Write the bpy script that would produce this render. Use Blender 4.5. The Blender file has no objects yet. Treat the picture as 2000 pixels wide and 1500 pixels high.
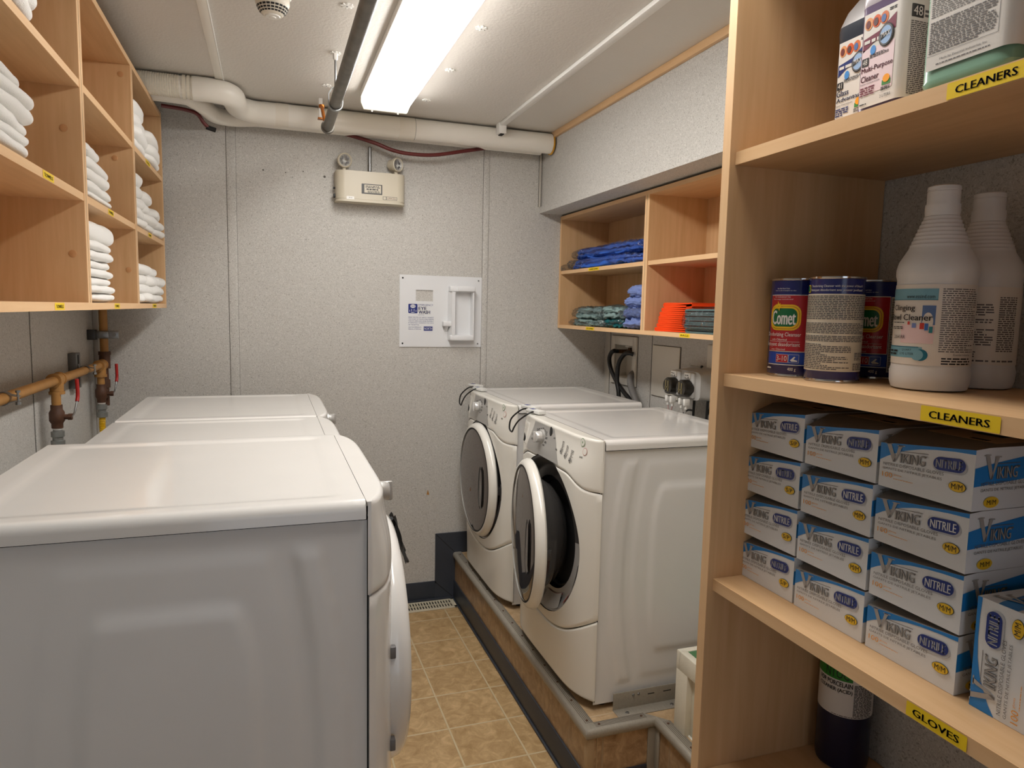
import bpy, bmesh, math, random
from mathutils import Vector, Matrix, noise
random.seed(11)
S = bpy.context.scene
COL = S.collection
PI = math.pi

# ---------------------------------------------------------------- camera, world, exposure
yaw, pit, rol, HC = .3354, -.1056, .0218, 1.58
F_ = Vector((math.sin(yaw)*math.cos(pit), math.cos(yaw)*math.cos(pit), math.sin(pit)))
r_ = Vector((math.cos(yaw), -math.sin(yaw), 0)); u_ = r_.cross(F_)
R_ = math.cos(rol)*r_ + math.sin(rol)*u_; U_ = -math.sin(rol)*r_ + math.cos(rol)*u_
cd = bpy.data.cameras.new('camera'); cam = bpy.data.objects.new('camera', cd); COL.objects.link(cam)
cd.sensor_fit = 'HORIZONTAL'; cd.sensor_width = 36; cd.lens = 1357.2/2000*36
cd.clip_start = .02
m3 = Matrix((R_, U_, -F_)).transposed()
cam.matrix_world = Matrix.Translation((0, 0, HC)) @ m3.to_4x4()
S.camera = cam
S.view_settings.view_transform = 'Standard'; S.view_settings.look = 'None'
S.view_settings.gamma = 1; S.view_settings.use_curve_mapping = False
S.view_settings.exposure = 1.0
W = bpy.data.worlds.new('world'); S.world = W; W.use_nodes = True
W.node_tree.nodes['Background'].inputs[0].default_value = (.78, .87, 1, 1)
W.node_tree.nodes['Background'].inputs[1].default_value = .65
LAMP = 10.0        # strength of the ceiling lens
LAMPCOL = (1.0, .975, .945)

# ---------------------------------------------------------------- materials
def srgb(r, g, b):
    f = lambda c: (c/255/12.92) if c/255 <= .04045 else ((c/255+.055)/1.055)**2.4
    return (f(r), f(g), f(b), 1)
MATS = {}
def mat(name, rgb, rough=.5, metal=0, spec=.5, bump=0, bscale=200, var=0, vscale=8, coat=0, trans=0, alpha=1, emit=None, estr=0, stretch=(1, 1, 1), sheen=0):
    if name in MATS: return MATS[name]
    m = bpy.data.materials.new(name); m.use_nodes = True; MATS[name] = m
    nt = m.node_tree; N = nt.nodes; L = nt.links; b = N['Principled BSDF']
    c = srgb(*rgb)
    b.inputs['Base Color'].default_value = c
    b.inputs['Roughness'].default_value = rough; b.inputs['Metallic'].default_value = metal
    b.inputs['Specular IOR Level'].default_value = spec
    b.inputs['Coat Weight'].default_value = coat; b.inputs['Coat Roughness'].default_value = .06
    b.inputs['Transmission Weight'].default_value = trans; b.inputs['Alpha'].default_value = alpha
    if sheen: b.inputs['Sheen Weight'].default_value = sheen
    if emit: b.inputs['Emission Color'].default_value = (*emit, 1); b.inputs['Emission Strength'].default_value = estr
    tc = N.new('ShaderNodeTexCoord'); mp = N.new('ShaderNodeMapping'); mp.inputs['Scale'].default_value = stretch
    L.new(tc.outputs['Object'], mp.inputs['Vector'])
    n1 = N.new('ShaderNodeTexNoise'); n1.inputs['Scale'].default_value = vscale; n1.inputs['Detail'].default_value = 4
    L.new(mp.outputs[0], n1.inputs['Vector'])
    v = var or .03
    mx = N.new('ShaderNodeMix'); mx.data_type = 'RGBA'
    mx.inputs[6].default_value = (c[0]*(1-v), c[1]*(1-v), c[2]*(1-v), 1)
    mx.inputs[7].default_value = (min(1, c[0]*(1+v)), min(1, c[1]*(1+v)), min(1, c[2]*(1+v)), 1)
    L.new(n1.outputs['Fac'], mx.inputs[0]); L.new(mx.outputs[2], b.inputs['Base Color'])
    if bump:
        n2 = N.new('ShaderNodeTexNoise'); n2.inputs['Scale'].default_value = bscale; n2.inputs['Detail'].default_value = 3
        L.new(mp.outputs[0], n2.inputs['Vector'])
        bp = N.new('ShaderNodeBump'); bp.inputs['Strength'].default_value = bump; bp.inputs['Distance'].default_value = .002
        L.new(n2.outputs['Fac'], bp.inputs['Height']); L.new(bp.outputs[0], b.inputs['Normal'])
    return m

def wallpaper(name, rgb, dark, light, sc=105, k=.85):
    """vinyl wall panel with short worm-like flecks, darker and lighter than the ground"""
    m = mat(name, rgb, rough=.6, spec=.3)
    nt = m.node_tree; N = nt.nodes; L = nt.links; b = N['Principled BSDF']
    tc = N.new('ShaderNodeTexCoord')
    def noise_(s, dist=0, det=2, off=0):
        n = N.new('ShaderNodeTexNoise'); n.inputs['Scale'].default_value = s; n.inputs['Detail'].default_value = det; n.inputs['Distortion'].default_value = dist
        mp = N.new('ShaderNodeMapping'); mp.inputs['Location'].default_value = (off, off*.7, off*1.3)
        L.new(tc.outputs['Object'], mp.inputs[0]); L.new(mp.outputs[0], n.inputs['Vector']); return n.outputs['Fac']
    def ramp(x, stops):
        r = N.new('ShaderNodeValToRGB'); e = r.color_ramp.elements
        e[0].position, e[0].color = stops[0][0], (stops[0][1],)*3+(1,); e[1].position, e[1].color = stops[-1][0], (stops[-1][1],)*3+(1,)
        for p, v in stops[1:-1]: q = e.new(p); q.color = (v, v, v, 1)
        L.new(x, r.inputs[0]); return r.outputs[0]
    def mul(a_, b_):
        x = N.new('ShaderNodeMath'); x.operation = 'MULTIPLY'; L.new(a_, x.inputs[0])
        if isinstance(b_, float): x.inputs[1].default_value = b_
        else: L.new(b_, x.inputs[1])
        return x.outputs[0]
    def mix(a_, col_, fac):
        x = N.new('ShaderNodeMix'); x.data_type = 'RGBA'; L.new(fac, x.inputs[0])
        if isinstance(a_, tuple): x.inputs[6].default_value = a_
        else: L.new(a_, x.inputs[6])
        x.inputs[7].default_value = col_; return x.outputs[2]
    W1 = mul(ramp(noise_(sc, .9, 1.5), [(.44, 0), (.475, 1), (.51, 0)]), ramp(noise_(sc*2.1, .3, 1, 3), [(.47, 0), (.53, 1)]))
    W2 = mul(ramp(noise_(sc*.8, 1.1, 1.5, 9), [(.47, 0), (.51, 1), (.55, 0)]), ramp(noise_(sc*1.8, .3, 1, 5), [(.42, 0), (.5, 1)]))
    fine = ramp(noise_(260, 1.0, 2, 1), [(.52, 0), (.64, 1)])
    c = mix(srgb(*rgb), srgb(*light), mul(W2, .75))
    c = mix(c, srgb(*dark), mul(fine, .28))
    c = mix(c, srgb(*dark), mul(W1, k))
    L.new(c, b.inputs['Base Color'])
    bp = N.new('ShaderNodeBump'); bp.inputs['Strength'].default_value = .2; bp.inputs['Distance'].default_value = .001
    L.new(W2, bp.inputs['Height']); L.new(bp.outputs[0], b.inputs['Normal'])
    return m

def tilemat(name, axes, ox, oy, s, c1, c2, grout):
    m = mat(name, c1, rough=.33, spec=.45)
    nt = m.node_tree; N = nt.nodes; L = nt.links; b = N['Principled BSDF']
    tc = N.new('ShaderNodeTexCoord'); sp = N.new('ShaderNodeSeparateXYZ'); cb = N.new('ShaderNodeCombineXYZ')
    L.new(tc.outputs['Object'], sp.inputs[0])
    for i, (ax, o) in enumerate(zip(axes, (ox, oy))):
        a = N.new('ShaderNodeMath'); a.operation = 'ADD'; a.inputs[1].default_value = -o + s*40
        L.new(sp.outputs['XYZ'.index(ax)], a.inputs[0]); L.new(a.outputs[0], cb.inputs[i])
    br = N.new('ShaderNodeTexBrick'); br.offset = 0; br.inputs['Scale'].default_value = 1
    br.inputs['Brick Width'].default_value = s; br.inputs['Row Height'].default_value = s
    br.inputs['Mortar Size'].default_value = .0042; br.inputs['Mortar Smooth'].default_value = .4; br.inputs['Bias'].default_value = 0
    br.inputs['Color1'].default_value = (.35, .35, .35, 1); br.inputs['Color2'].default_value = (.65, .65, .65, 1)
    L.new(cb.outputs[0], br.inputs['Vector'])
    add = N.new('ShaderNodeVectorMath'); add.operation = 'MULTIPLY_ADD'; add.inputs[1].default_value = (3, 3, 3)
    L.new(br.outputs['Color'], add.inputs[0]); L.new(tc.outputs['Object'], add.inputs[2])
    n = N.new('ShaderNodeTexNoise'); n.inputs['Scale'].default_value = 17; n.inputs['Detail'].default_value = 9; n.inputs['Distortion'].default_value = .9; n.inputs['Roughness'].default_value = .7
    L.new(add.outputs[0], n.inputs['Vector'])
    rp = N.new('ShaderNodeValToRGB'); e = rp.color_ramp.elements
    e[0].position = .30; e[0].color = srgb(*c2); e[1].position = .66; e[1].color = srgb(*c1)
    x = e.new(.50); x.color = tuple((a+b_)/2*.97 for a, b_ in zip(srgb(*c1), srgb(*c2)))
    L.new(n.outputs['Fac'], rp.inputs[0])
    mx = N.new('ShaderNodeMix'); mx.data_type = 'RGBA'; L.new(br.outputs['Fac'], mx.inputs[0]); L.new(rp.outputs[0], mx.inputs[6]); mx.inputs[7].default_value = srgb(*grout)
    L.new(mx.outputs[2], b.inputs['Base Color'])
    inv = N.new('ShaderNodeMath'); inv.operation = 'SUBTRACT'; inv.inputs[0].default_value = 1; L.new(br.outputs['Fac'], inv.inputs[1])
    ad = N.new('ShaderNodeMath'); ad.operation = 'MULTIPLY_ADD'; ad.inputs[1].default_value = .35; L.new(n.outputs['Fac'], ad.inputs[0]); L.new(inv.outputs[0], ad.inputs[2])
    bp = N.new('ShaderNodeBump'); bp.inputs['Strength'].default_value = .5; bp.inputs['Distance'].default_value = .0018
    L.new(ad.outputs[0], bp.inputs['Height']); L.new(bp.outputs[0], b.inputs['Normal'])
    return m

def woodmat(name, c1, c2, grain='Z'):
    m = mat(name, c1, rough=.42, spec=.35)
    nt = m.node_tree; N = nt.nodes; L = nt.links; b = N['Principled BSDF']
    tc = N.new('ShaderNodeTexCoord'); mp = N.new('ShaderNodeMapping')
    mp.inputs['Scale'].default_value = {'X': (1, 14, 14), 'Y': (14, 1, 14), 'Z': (14, 14, 1)}[grain]
    L.new(tc.outputs['Object'], mp.inputs[0])
    n = N.new('ShaderNodeTexNoise'); n.inputs['Scale'].default_value = 5; n.inputs['Detail'].default_value = 6; n.inputs['Distortion'].default_value = .6
    n2 = N.new('ShaderNodeTexNoise'); n2.inputs['Scale'].default_value = 1.1; n2.inputs['Detail'].default_value = 3; n2.inputs['Distortion'].default_value = 1.5
    L.new(mp.outputs[0], n.inputs[0]); L.new(mp.outputs[0], n2.inputs[0])
    a = N.new('ShaderNodeMath'); a.operation = 'MULTIPLY_ADD'; a.inputs[1].default_value = .5; L.new(n.outputs['Fac'], a.inputs[0])
    h = N.new('ShaderNodeMath'); h.operation = 'MULTIPLY'; h.inputs[1].default_value = .5; L.new(n2.outputs['Fac'], h.inputs[0]); L.new(h.outputs[0], a.inputs[2])
    rp = N.new('ShaderNodeValToRGB'); e = rp.color_ramp.elements
    e[0].position = .3; e[0].color = srgb(*c2); e[1].position = .7; e[1].color = srgb(*c1)
    L.new(a.outputs[0], rp.inputs[0]); L.new(rp.outputs[0], b.inputs['Base Color'])
    return m

def plasticwrap(name):
    m = bpy.data.materials.new(name); m.use_nodes = True; nt = m.node_tree; N = nt.nodes; L = nt.links
    N.remove(N['Principled BSDF']); out = N['Material Output']
    t = N.new('ShaderNodeBsdfTransparent'); t.inputs[0].default_value = (.93, .95, .97, 1)
    g = N.new('ShaderNodeBsdfGlossy'); g.inputs['Roughness'].default_value = .12
    mx = N.new('ShaderNodeMixShader'); lw = N.new('ShaderNodeLayerWeight'); lw.inputs[0].default_value = .35
    tc = N.new('ShaderNodeTexCoord'); n = N.new('ShaderNodeTexNoise'); n.inputs['Scale'].default_value = 28; n.inputs['Distortion'].default_value = 1.5
    L.new(tc.outputs['Object'], n.inputs[0]); bp = N.new('ShaderNodeBump'); bp.inputs['Strength'].default_value = 1; bp.inputs['Distance'].default_value = .02
    L.new(n.outputs['Fac'], bp.inputs['Height']); L.new(bp.outputs[0], g.inputs['Normal']); L.new(bp.outputs[0], lw.inputs['Normal'])
    ml = N.new('ShaderNodeMath'); ml.operation = 'MULTIPLY_ADD'; ml.inputs[1].default_value = .5; ml.inputs[2].default_value = .05
    L.new(lw.outputs['Fresnel'], ml.inputs[0]); L.new(ml.outputs[0], mx.inputs[0])
    L.new(t.outputs[0], mx.inputs[1]); L.new(g.outputs[0], mx.inputs[2]); L.new(mx.outputs[0], out.inputs[0])
    return m

M_wall = wallpaper('wallpaper_flecked', (199, 196, 190), (134, 129, 121), (226, 223, 217))
M_ceil = mat('ceiling_vinyl', (213, 207, 198), rough=.34, bump=.5, bscale=110, var=.02, spec=.45)
M_floor = tilemat('vinyl_tile_floor', 'XY', .617, 2.176, .2326, (210, 178, 132), (160, 128, 84), (204, 186, 150))
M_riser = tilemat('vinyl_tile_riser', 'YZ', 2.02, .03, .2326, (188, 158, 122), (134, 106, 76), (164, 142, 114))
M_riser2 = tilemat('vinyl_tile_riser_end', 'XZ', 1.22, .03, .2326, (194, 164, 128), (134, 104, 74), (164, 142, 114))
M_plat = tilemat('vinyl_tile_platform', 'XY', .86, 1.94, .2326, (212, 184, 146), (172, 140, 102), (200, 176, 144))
M_maple = woodmat('maple_laminate', (220, 182, 138), (203, 162, 116), 'Z')
M_mapleY = woodmat('maple_laminate_long', (220, 182, 138), (203, 162, 116), 'Y')
M_edge = woodmat('maple_edge_band', (236, 198, 152), (222, 178, 130), 'Y')
M_navy = mat('navy_cove_base', (54, 59, 68), rough=.45, var=.12, vscale=12)
M_alu = mat('worn_aluminium', (164, 158, 146), rough=.5, metal=.35, bump=.4, bscale=60, var=.15, vscale=30, stretch=(6, 1, 6))
M_batten = mat('panel_batten', (196, 190, 180), rough=.5)
M_seam = mat('dark_seam', (96, 92, 86), rough=.7)
M_white = mat('appliance_white', (232, 230, 226), rough=.16, spec=.5, coat=.35)
M_side = mat('appliance_side_white', (230, 229, 227), rough=.34, spec=.45)
M_bisque = mat('console_white', (229, 226, 217), rough=.24, spec=.5, coat=.2)
M_whitep = mat('white_plastic', (232, 230, 224), rough=.35)
M_black = mat('black_rubber', (16, 16, 17), rough=.45)
M_dark = mat('dark_grey_plastic', (52, 51, 50), rough=.4)
M_gap = mat('shadow_gap_black', (20, 20, 20), rough=.8)
M_silver = mat('silver_plastic', (176, 174, 170), rough=.3, metal=.25)
M_chrome = mat('chrome', (205, 205, 205), rough=.12, metal=1)
M_steel = mat('galvanised_steel', (150, 152, 152), rough=.34, metal=.9, var=.15, vscale=40)
M_dsteel = mat('dull_steel_pipe', (112, 108, 101), rough=.42, metal=.65, var=.45, vscale=22)
M_glass = mat('smoked_door_glass', (118, 110, 106), rough=.05, metal=.75, spec=.8)
M_text = mat('black_print', (28, 27, 30), rough=.5)
M_grey = mat('grey_print', (110, 108, 108), rough=.5)
M_towel = mat('white_terry', (250, 248, 243), rough=.95, bump=.9, bscale=420, var=.03, spec=.1, sheen=.4)
M_cream = mat('cream_enamel', (203, 194, 174), rough=.4)
M_pvc = mat('painted_pvc', (238, 233, 222), rough=.35, var=.04, vscale=5)
M_yellow = mat('label_yellow', (243, 206, 24), rough=.45)
M_brown = mat('rusty_brown_pipe', (172, 124, 64), rough=.5, var=.22, vscale=25)
M_rust = mat('dark_rust_fitting', (84, 54, 36), rough=.6, var=.4, vscale=60)
M_red = mat('red_handle', (176, 34, 30), rough=.4)
M_flex = mat('yellow_flex_hose', (222, 176, 32), rough=.35)
M_maroon = mat('maroon_tube', (96, 30, 28), rough=.4)
M_wrap = plasticwrap('clear_plastic_film')

# ---------------------------------------------------------------- mesh builder
_tc = {}
def text_geo(s):
    if s in _tc: return _tc[s]
    cu = bpy.data.curves.new('t', 'FONT'); cu.body = s; cu.resolution_u = 2
    o = bpy.data.objects.new('t', cu); COL.objects.link(o)
    dg = bpy.context.evaluated_depsgraph_get(); ev = o.evaluated_get(dg); me = ev.to_mesh()
    vs = [(v.co.x, v.co.y) for v in me.vertices]; fs = [tuple(p.vertices) for p in me.polygons]
    ev.to_mesh_clear(); bpy.data.objects.remove(o); bpy.data.curves.remove(cu)
    xs = [v[0] for v in vs]; ys = [v[1] for v in vs]
    a, b, c, d = min(xs), max(xs), min(ys), max(ys)
    if b-a < 1e-6: b = a+1
    if d-c < 1e-6: d = c+1
    vs = [((x-a)/(b-a), (y-c)/(d-c)) for x, y in vs]
    _tc[s] = (vs, fs); return _tc[s]

LAY = .00035
class MB:
    def __init__(s, m=None): s.bm = bmesh.new(); s.mats = []; s.i = 0; s.T = Matrix.Identity(4); s.use(m) if m else None
    def use(s, m):
        if m not in s.mats: s.mats.append(m)
        s.i = s.mats.index(m); return s
    def v(s, p): return s.bm.verts.new(s.T @ Vector(p))
    def f(s, vs, smooth=True):
        try: fc = s.bm.faces.new(vs)
        except ValueError: return None
        fc.material_index = s.i; fc.smooth = smooth; return fc
    def box(s, x0, x1, y0, y1, z0, z1, bev=0, seg=2):
        if bev:
            t = bmesh.new(); bmesh.ops.create_cube(t, size=1)
            for q in t.verts: q.co = Vector(((x0+x1)/2+q.co.x*(x1-x0), (y0+y1)/2+q.co.y*(y1-y0), (z0+z1)/2+q.co.z*(z1-z0)))
            bmesh.ops.bevel(t, geom=list(t.edges), offset=bev, segments=seg, affect='EDGES', profile=.5)
            return s.merge(t)
        c = [s.v((x, y, z)) for x in (x0, x1) for y in (y0, y1) for z in (z0, z1)]
        for q in ((0, 1, 3, 2), (4, 6, 7, 5), (0, 4, 5, 1), (2, 3, 7, 6), (0, 2, 6, 4), (1, 5, 7, 3)): s.f([c[k] for k in q], False)
        return s
    def merge(s, t):
        mp = {}
        for q in t.verts: mp[q] = s.v(q.co)
        for fc in t.faces: s.f([mp[q] for q in fc.verts])
        t.free(); return s
    def grid(s, fn, nu, nv, cu=False, cv=False):
        R = [[s.v(fn(a/(nu if cu else nu-1), b/(nv if cv else nv-1))) for b in range(nv)] for a in range(nu)]
        for a in range(nu if cu else nu-1):
            for b in range(nv if cv else nv-1):
                s.f([R[a][b], R[(a+1) % nu][b], R[(a+1) % nu][(b+1) % nv], R[a][(b+1) % nv]])
        return R
    def lathe(s, prof, c=(0, 0, 0), n=32, axis='Z', cap0=True, cap1=True):
        c = Vector(c); rings = []
        for r, h in prof:
            ring = []
            for k in range(n):
                a = 2*PI*k/n; p = {'Z': (r*math.cos(a), r*math.sin(a), h), 'X': (h, r*math.cos(a), r*math.sin(a)), 'Y': (r*math.sin(a), h, r*math.cos(a))}[axis]
                ring.append(s.v(c+Vector(p)))
            rings.append(ring)
        for a, b in zip(rings, rings[1:]):
            for k in range(n): s.f([a[k], a[(k+1) % n], b[(k+1) % n], b[k]])
        if cap0 and prof[0][0] > 1e-5: s.f(list(reversed(rings[0])))
        if cap1 and prof[-1][0] > 1e-5: s.f(rings[-1])
        return s
    def tube(s, pts, r, n=12, smooth=0, caps=True, rf=None):
        P = [Vector(p) for p in pts]
        if smooth:
            Q = []; E = [P[0]*2-P[1]]+P+[P[-1]*2-P[-2]]
            for i in range(1, len(E)-2):
                for k in range(smooth):
                    t = k/smooth; a, b, c, d = E[i-1:i+3]
                    Q.append(.5*((2*b)+(c-a)*t+(2*a-5*b+4*c-d)*t*t+(3*b-a-3*c+d)*t**3))
            Q.append(P[-1]); P = Q
        rings = []; up = None
        for i, p in enumerate(P):
            d = (P[min(i+1, len(P)-1)]-P[max(i-1, 0)]).normalized()
            if up is None: up = d.orthogonal().normalized()
            up = (up-d*up.dot(d)).normalized(); w = d.cross(up); rr = rf(i/(len(P)-1), i)*r if rf else r
            rings.append([s.v(p+up*rr*math.cos(2*PI*k/n)+w*rr*math.sin(2*PI*k/n)) for k in range(n)])
        for a, b in zip(rings, rings[1:]):
            for k in range(n): s.f([a[k], a[(k+1) % n], b[(k+1) % n], b[k]])
        if caps: s.f(list(reversed(rings[0]))); s.f(rings[-1])
        return s
    def prism(s, poly, ax, a0, a1, smooth=False):
        def P(p, h): return {'X': (h, p[0], p[1]), 'Y': (p[0], h, p[1]), 'Z': (p[0], p[1], h)}[ax]
        A = [s.v(P(p, a0)) for p in poly]; B = [s.v(P(p, a1)) for p in poly]; n = len(poly)
        for k in range(n): s.f([A[k], A[(k+1) % n], B[(k+1) % n], B[k]], smooth)
        s.f(list(reversed(A)), False); s.f(B, False); return s
    # ---- printed matter on a surface map mp(x, y, offset)
    def txt(s, mp, t, x0, x1, y0, y1, lay=2):
        vs, fs = text_geo(t)
        V = [s.v(mp(x0+(x1-x0)*a, y0+(y1-y0)*b, lay*LAY)) for a, b in vs]
        for q in fs: s.f([V[k] for k in q], False)
        return s
    def span(s, mp, x0, x1, top, bot, lay=1, nx=16):
        tf = top if callable(top) else (lambda x: top); bf = bot if callable(bot) else (lambda x: bot)
        pr = None
        for k in range(nx+1):
            x = x0+(x1-x0)*k/nx; a = s.v(mp(x, bf(x), lay*LAY)); b = s.v(mp(x, tf(x), lay*LAY))
            if pr: s.f([pr[0], a, b, pr[1]], False)
            pr = (a, b)
        return s
    def ell(s, mp, cx, cy, rx, ry, lay=2, n=20):
        g = lambda x: ry*math.sqrt(max(0, 1-((x-cx)/rx)**2))
        pr = None
        for k in range(n+1):
            x = cx-rx*math.cos(PI*k/n); h = max(g(x), 1e-6); a = s.v(mp(x, cy-h, lay*LAY)); b = s.v(mp(x, cy+h, lay*LAY))
            if pr: s.f([pr[0], a, b, pr[1]], False)
            pr = (a, b)
        return s
    def rr(s, mp, x0, x1, y0, y1, r, lay=2, n=5):
        xs = [x0+r-r*math.cos(PI/2*k/n) for k in range(n+1)] + [x0+r+(x1-x0-2*r)*k/6 for k in range(1, 6)] + [x1-r+r*math.sin(PI/2*k/n) for k in range(n+1)]
        pr = None
        for x in xs:
            d = max(0, x0+r-x, x-(x1-r)); h = r-math.sqrt(max(0, r*r-d*d)); a = s.v(mp(x, y0+h, lay*LAY)); b = s.v(mp(x, y1-h, lay*LAY))
            if pr: s.f([pr[0], a, b, pr[1]], False)
            pr = (a, b)
        return s
    def bars(s, mp, x0, x1, y0, y1, n, lay=2, fill=.55, ragged=.25, rnd=None):
        rnd = rnd or random; p = (y1-y0)/n
        for k in range(n):
            yb = y0+p*k; xe = x1-(x1-x0)*ragged*rnd.random()*(1 if rnd.random() < .4 else .15); x = x0
            while x < xe:
                w = min(xe-x, p*rnd.uniform(.8, 3.2))
                a = [s.v(mp(x, yb, lay*LAY)), s.v(mp(x+w, yb, lay*LAY)), s.v(mp(x+w, yb+p*fill, lay*LAY)), s.v(mp(x, yb+p*fill, lay*LAY))]
                s.f(a, False); x += w+p*.45
        return s
    def build(s, name, parent=None, loc=None, sharp=38, rotz=0, recalc=True):
        if recalc: bmesh.ops.recalc_face_normals(s.bm, faces=s.bm.faces)
        me = bpy.data.meshes.new(name); s.bm.to_mesh(me); s.bm.free()
        for m in s.mats: me.materials.append(m)
        try: me.set_sharp_from_angle(angle=math.radians(sharp))
        except Exception: pass
        o = bpy.data.objects.new(name, me); COL.objects.link(o)
        if loc is not None: o.location = loc
        if rotz: o.rotation_euler[2] = rotz
        if parent: o.parent = parent
        return o

def thing(name, label, cat, loc=(0, 0, 0), rotz=0, group=None):
    o = bpy.data.objects.new(name, None); COL.objects.link(o); o.empty_display_size = .05
    o.location = loc; o.rotation_euler[2] = rotz; return tag(o, label, cat, group)
def tag(o, label, cat, group=None):
    o['label'] = label; o['category'] = cat
    if group: o['group'] = group
    return o
def struct(name, mb):
    o = mb.build(name); o['kind'] = 'structure'; return o
def dup(root, loc, rotz, label, group=None):
    r = root.copy(); COL.objects.link(r); r.location = loc; r.rotation_euler = (0, 0, rotz); r['label'] = label
    if group: r['group'] = group
    for ch in list(root.children):
        c = ch.copy(); COL.objects.link(c); c.parent = r
        for g in list(ch.children):
            d = g.copy(); COL.objects.link(d); d.parent = c
    return r
def plane(o, ux, uy):
    o, ux, uy = Vector(o), Vector(ux), Vector(uy); n = ux.cross(uy).normalized()
    return lambda x, y, off: o+ux*x+uy*y+n*off
def sst(a, b, x):
    t = min(1, max(0, (x-a)/(b-a))); return t*t*(3-2*t)

# ================================================================ THE ROOM
XL, XR, D, ZC = -.75, 1.80, 3.57, 2.488
YF = -1.7
struct('floor', MB(M_floor).box(XL-.05, XR+.05, YF, D+.05, -.05, 0))
struct('ceiling', MB(M_ceil).box(XL-.05, XR+.05, YF, D+.05, ZC, ZC+.05))
struct('wall_left', MB(M_wall).box(XL-.05, XL, YF, D+.05, 0, ZC))
struct('wall_back', MB(M_wall).box(XL, XR, D, D+.05, 0, ZC))
struct('wall_front', MB(M_wall).box(XL, -.35, YF-.05, YF, 0, ZC).box(.55, .99, YF-.05, YF, 0, ZC).box(-.35, .55, YF-.05, YF, 2.05, ZC))
# right wall with the recess of the washing machine outlet box
b = MB(M_wall); hy0, hy1, hz0, hz1 = 3.232, 3.43, 1.232, 1.408
b.box(XR, XR+.05, .955, hy0, 0, ZC); b.box(XR, XR+.05, hy1, D, 0, ZC); b.box(XR, XR+.05, hy0, hy1, 0, hz0); b.box(XR, XR+.05, hy0, hy1, hz1, ZC)
struct('wall_right', b)
struct('wall_inner', MB(M_wall).box(.99, 1.04, YF, .955, 0, ZC))
struct('wall_return', MB(M_wall).box(1.04, XR, .905, .955, 0, ZC))
struct('wall_soffit', MB(M_wall).box(1.389, XR, .955, D, 2.102, ZC).box(1.380, 1.389, .955, D, 2.102, 2.136))
struct('trim_1', MB(M_mapleY).box(1.372, 1.389, .955, D, 2.459, ZC, .002))
# flat battens over the panel joints
def batten_back(x0, x1):
    return MB(M_wall).box(x0, x1, D-.003, D, .11, ZC, .001).use(M_seam).box(x0-.002, x0, D-.0012, D, .11, ZC).use(M_seam).box(x1, x1+.0012, D-.001, D, .11, ZC)
struct('trim_2', batten_back(-.182, -.142)); struct('trim_3', batten_back(1.063, 1.094))
struct('trim_4', MB(M_batten).box(1.372, 1.380, D-.012, D, 2.136, 2.459, .001).use(M_seam).box(1.370, 1.372, D-.002, D, 2.136, 2.459))
struct('trim_5', MB(M_batten).box(XL, XL+.022, D-.02, D, 0, 2.45, .003).use(M_seam).box(XL+.022, XL+.0245, D-.0015, D, .11, 2.3))
struct('trim_6', MB(M_batten).box(XR-.004, XR, 3.500, 3.552, .26, 2.1, .001).use(M_seam).box(XR-.0015, XR, 3.497, 3.5, .26, 2.1).box(XR-.0015, XR, 3.048, 3.051, .26, 2.1))
struct('trim_7', MB(M_seam).box(XL, XL+.0012, 2.688, 2.691, 0, 2.4).use(M_wall).box(XL, XL+.003, 2.692, 2.73, 0, 2.4, .001))
struct('trim_8', MB(M_pvc).box(-.197, -.166, -1.6, 3.3, ZC-.007, ZC, .002).use(M_whitep).box(-.168, -.164, -1.6, 3.3, ZC-.010, ZC, .001))
# old screw holes and a chip in the back wall paper
b = MB(M_seam)
for x, z, r in ((-.022, 2.213, .004), (.079, 2.2095, .003), (.159, 2.221, .003), (.2587, 2.205, .006), (.11, 2.19, .002)): b.lathe([(r, 0), (r*.8, -.002)], (x, D-.0001, z), 10, 'Y')
b.use(M_brown).prism([(.775, .592), (.79, .590), (.784, .612), (.781, .618)], 'Y', D-.0012, D)
o = b.build('screw_hole'); o.parent = bpy.data.objects['wall_back']
# cove base along the back wall, stepping up over the platform
b = MB(M_navy)
b.box(XL, .83, D-.008, D, 0, .111, .002); b.prism([(.8243, 0), (.9346, 0), (.9346, .372), (.8243, .373)], 'Y', D-.009, D)
b.prism([(.83, .111), (.8243, .111), (.8243, .10), (.83, .095)], 'Y', D-.009, D)
b.prism([(.8243, .3735), (.936, .259), (XR, .259), (XR, .3735)], 'Y', D-.010, D)
b.prism([(.55, .0), (.9346, 0), (.9346, .016), (.55, .016)], 'Y', D-.016, D-.008)
b.use(M_gap).prism([(.8250, .3725), (.9300, .2645), (.9315, .266), (.8265, .3740)], 'Y', D-.0105, D-.009)
b.prism([(.8250, .105), (.9300, .006), (.9315, .0075), (.8265, .1065)], 'Y', D-.0105, D-.009)
struct('baseboard_back', b)
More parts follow.
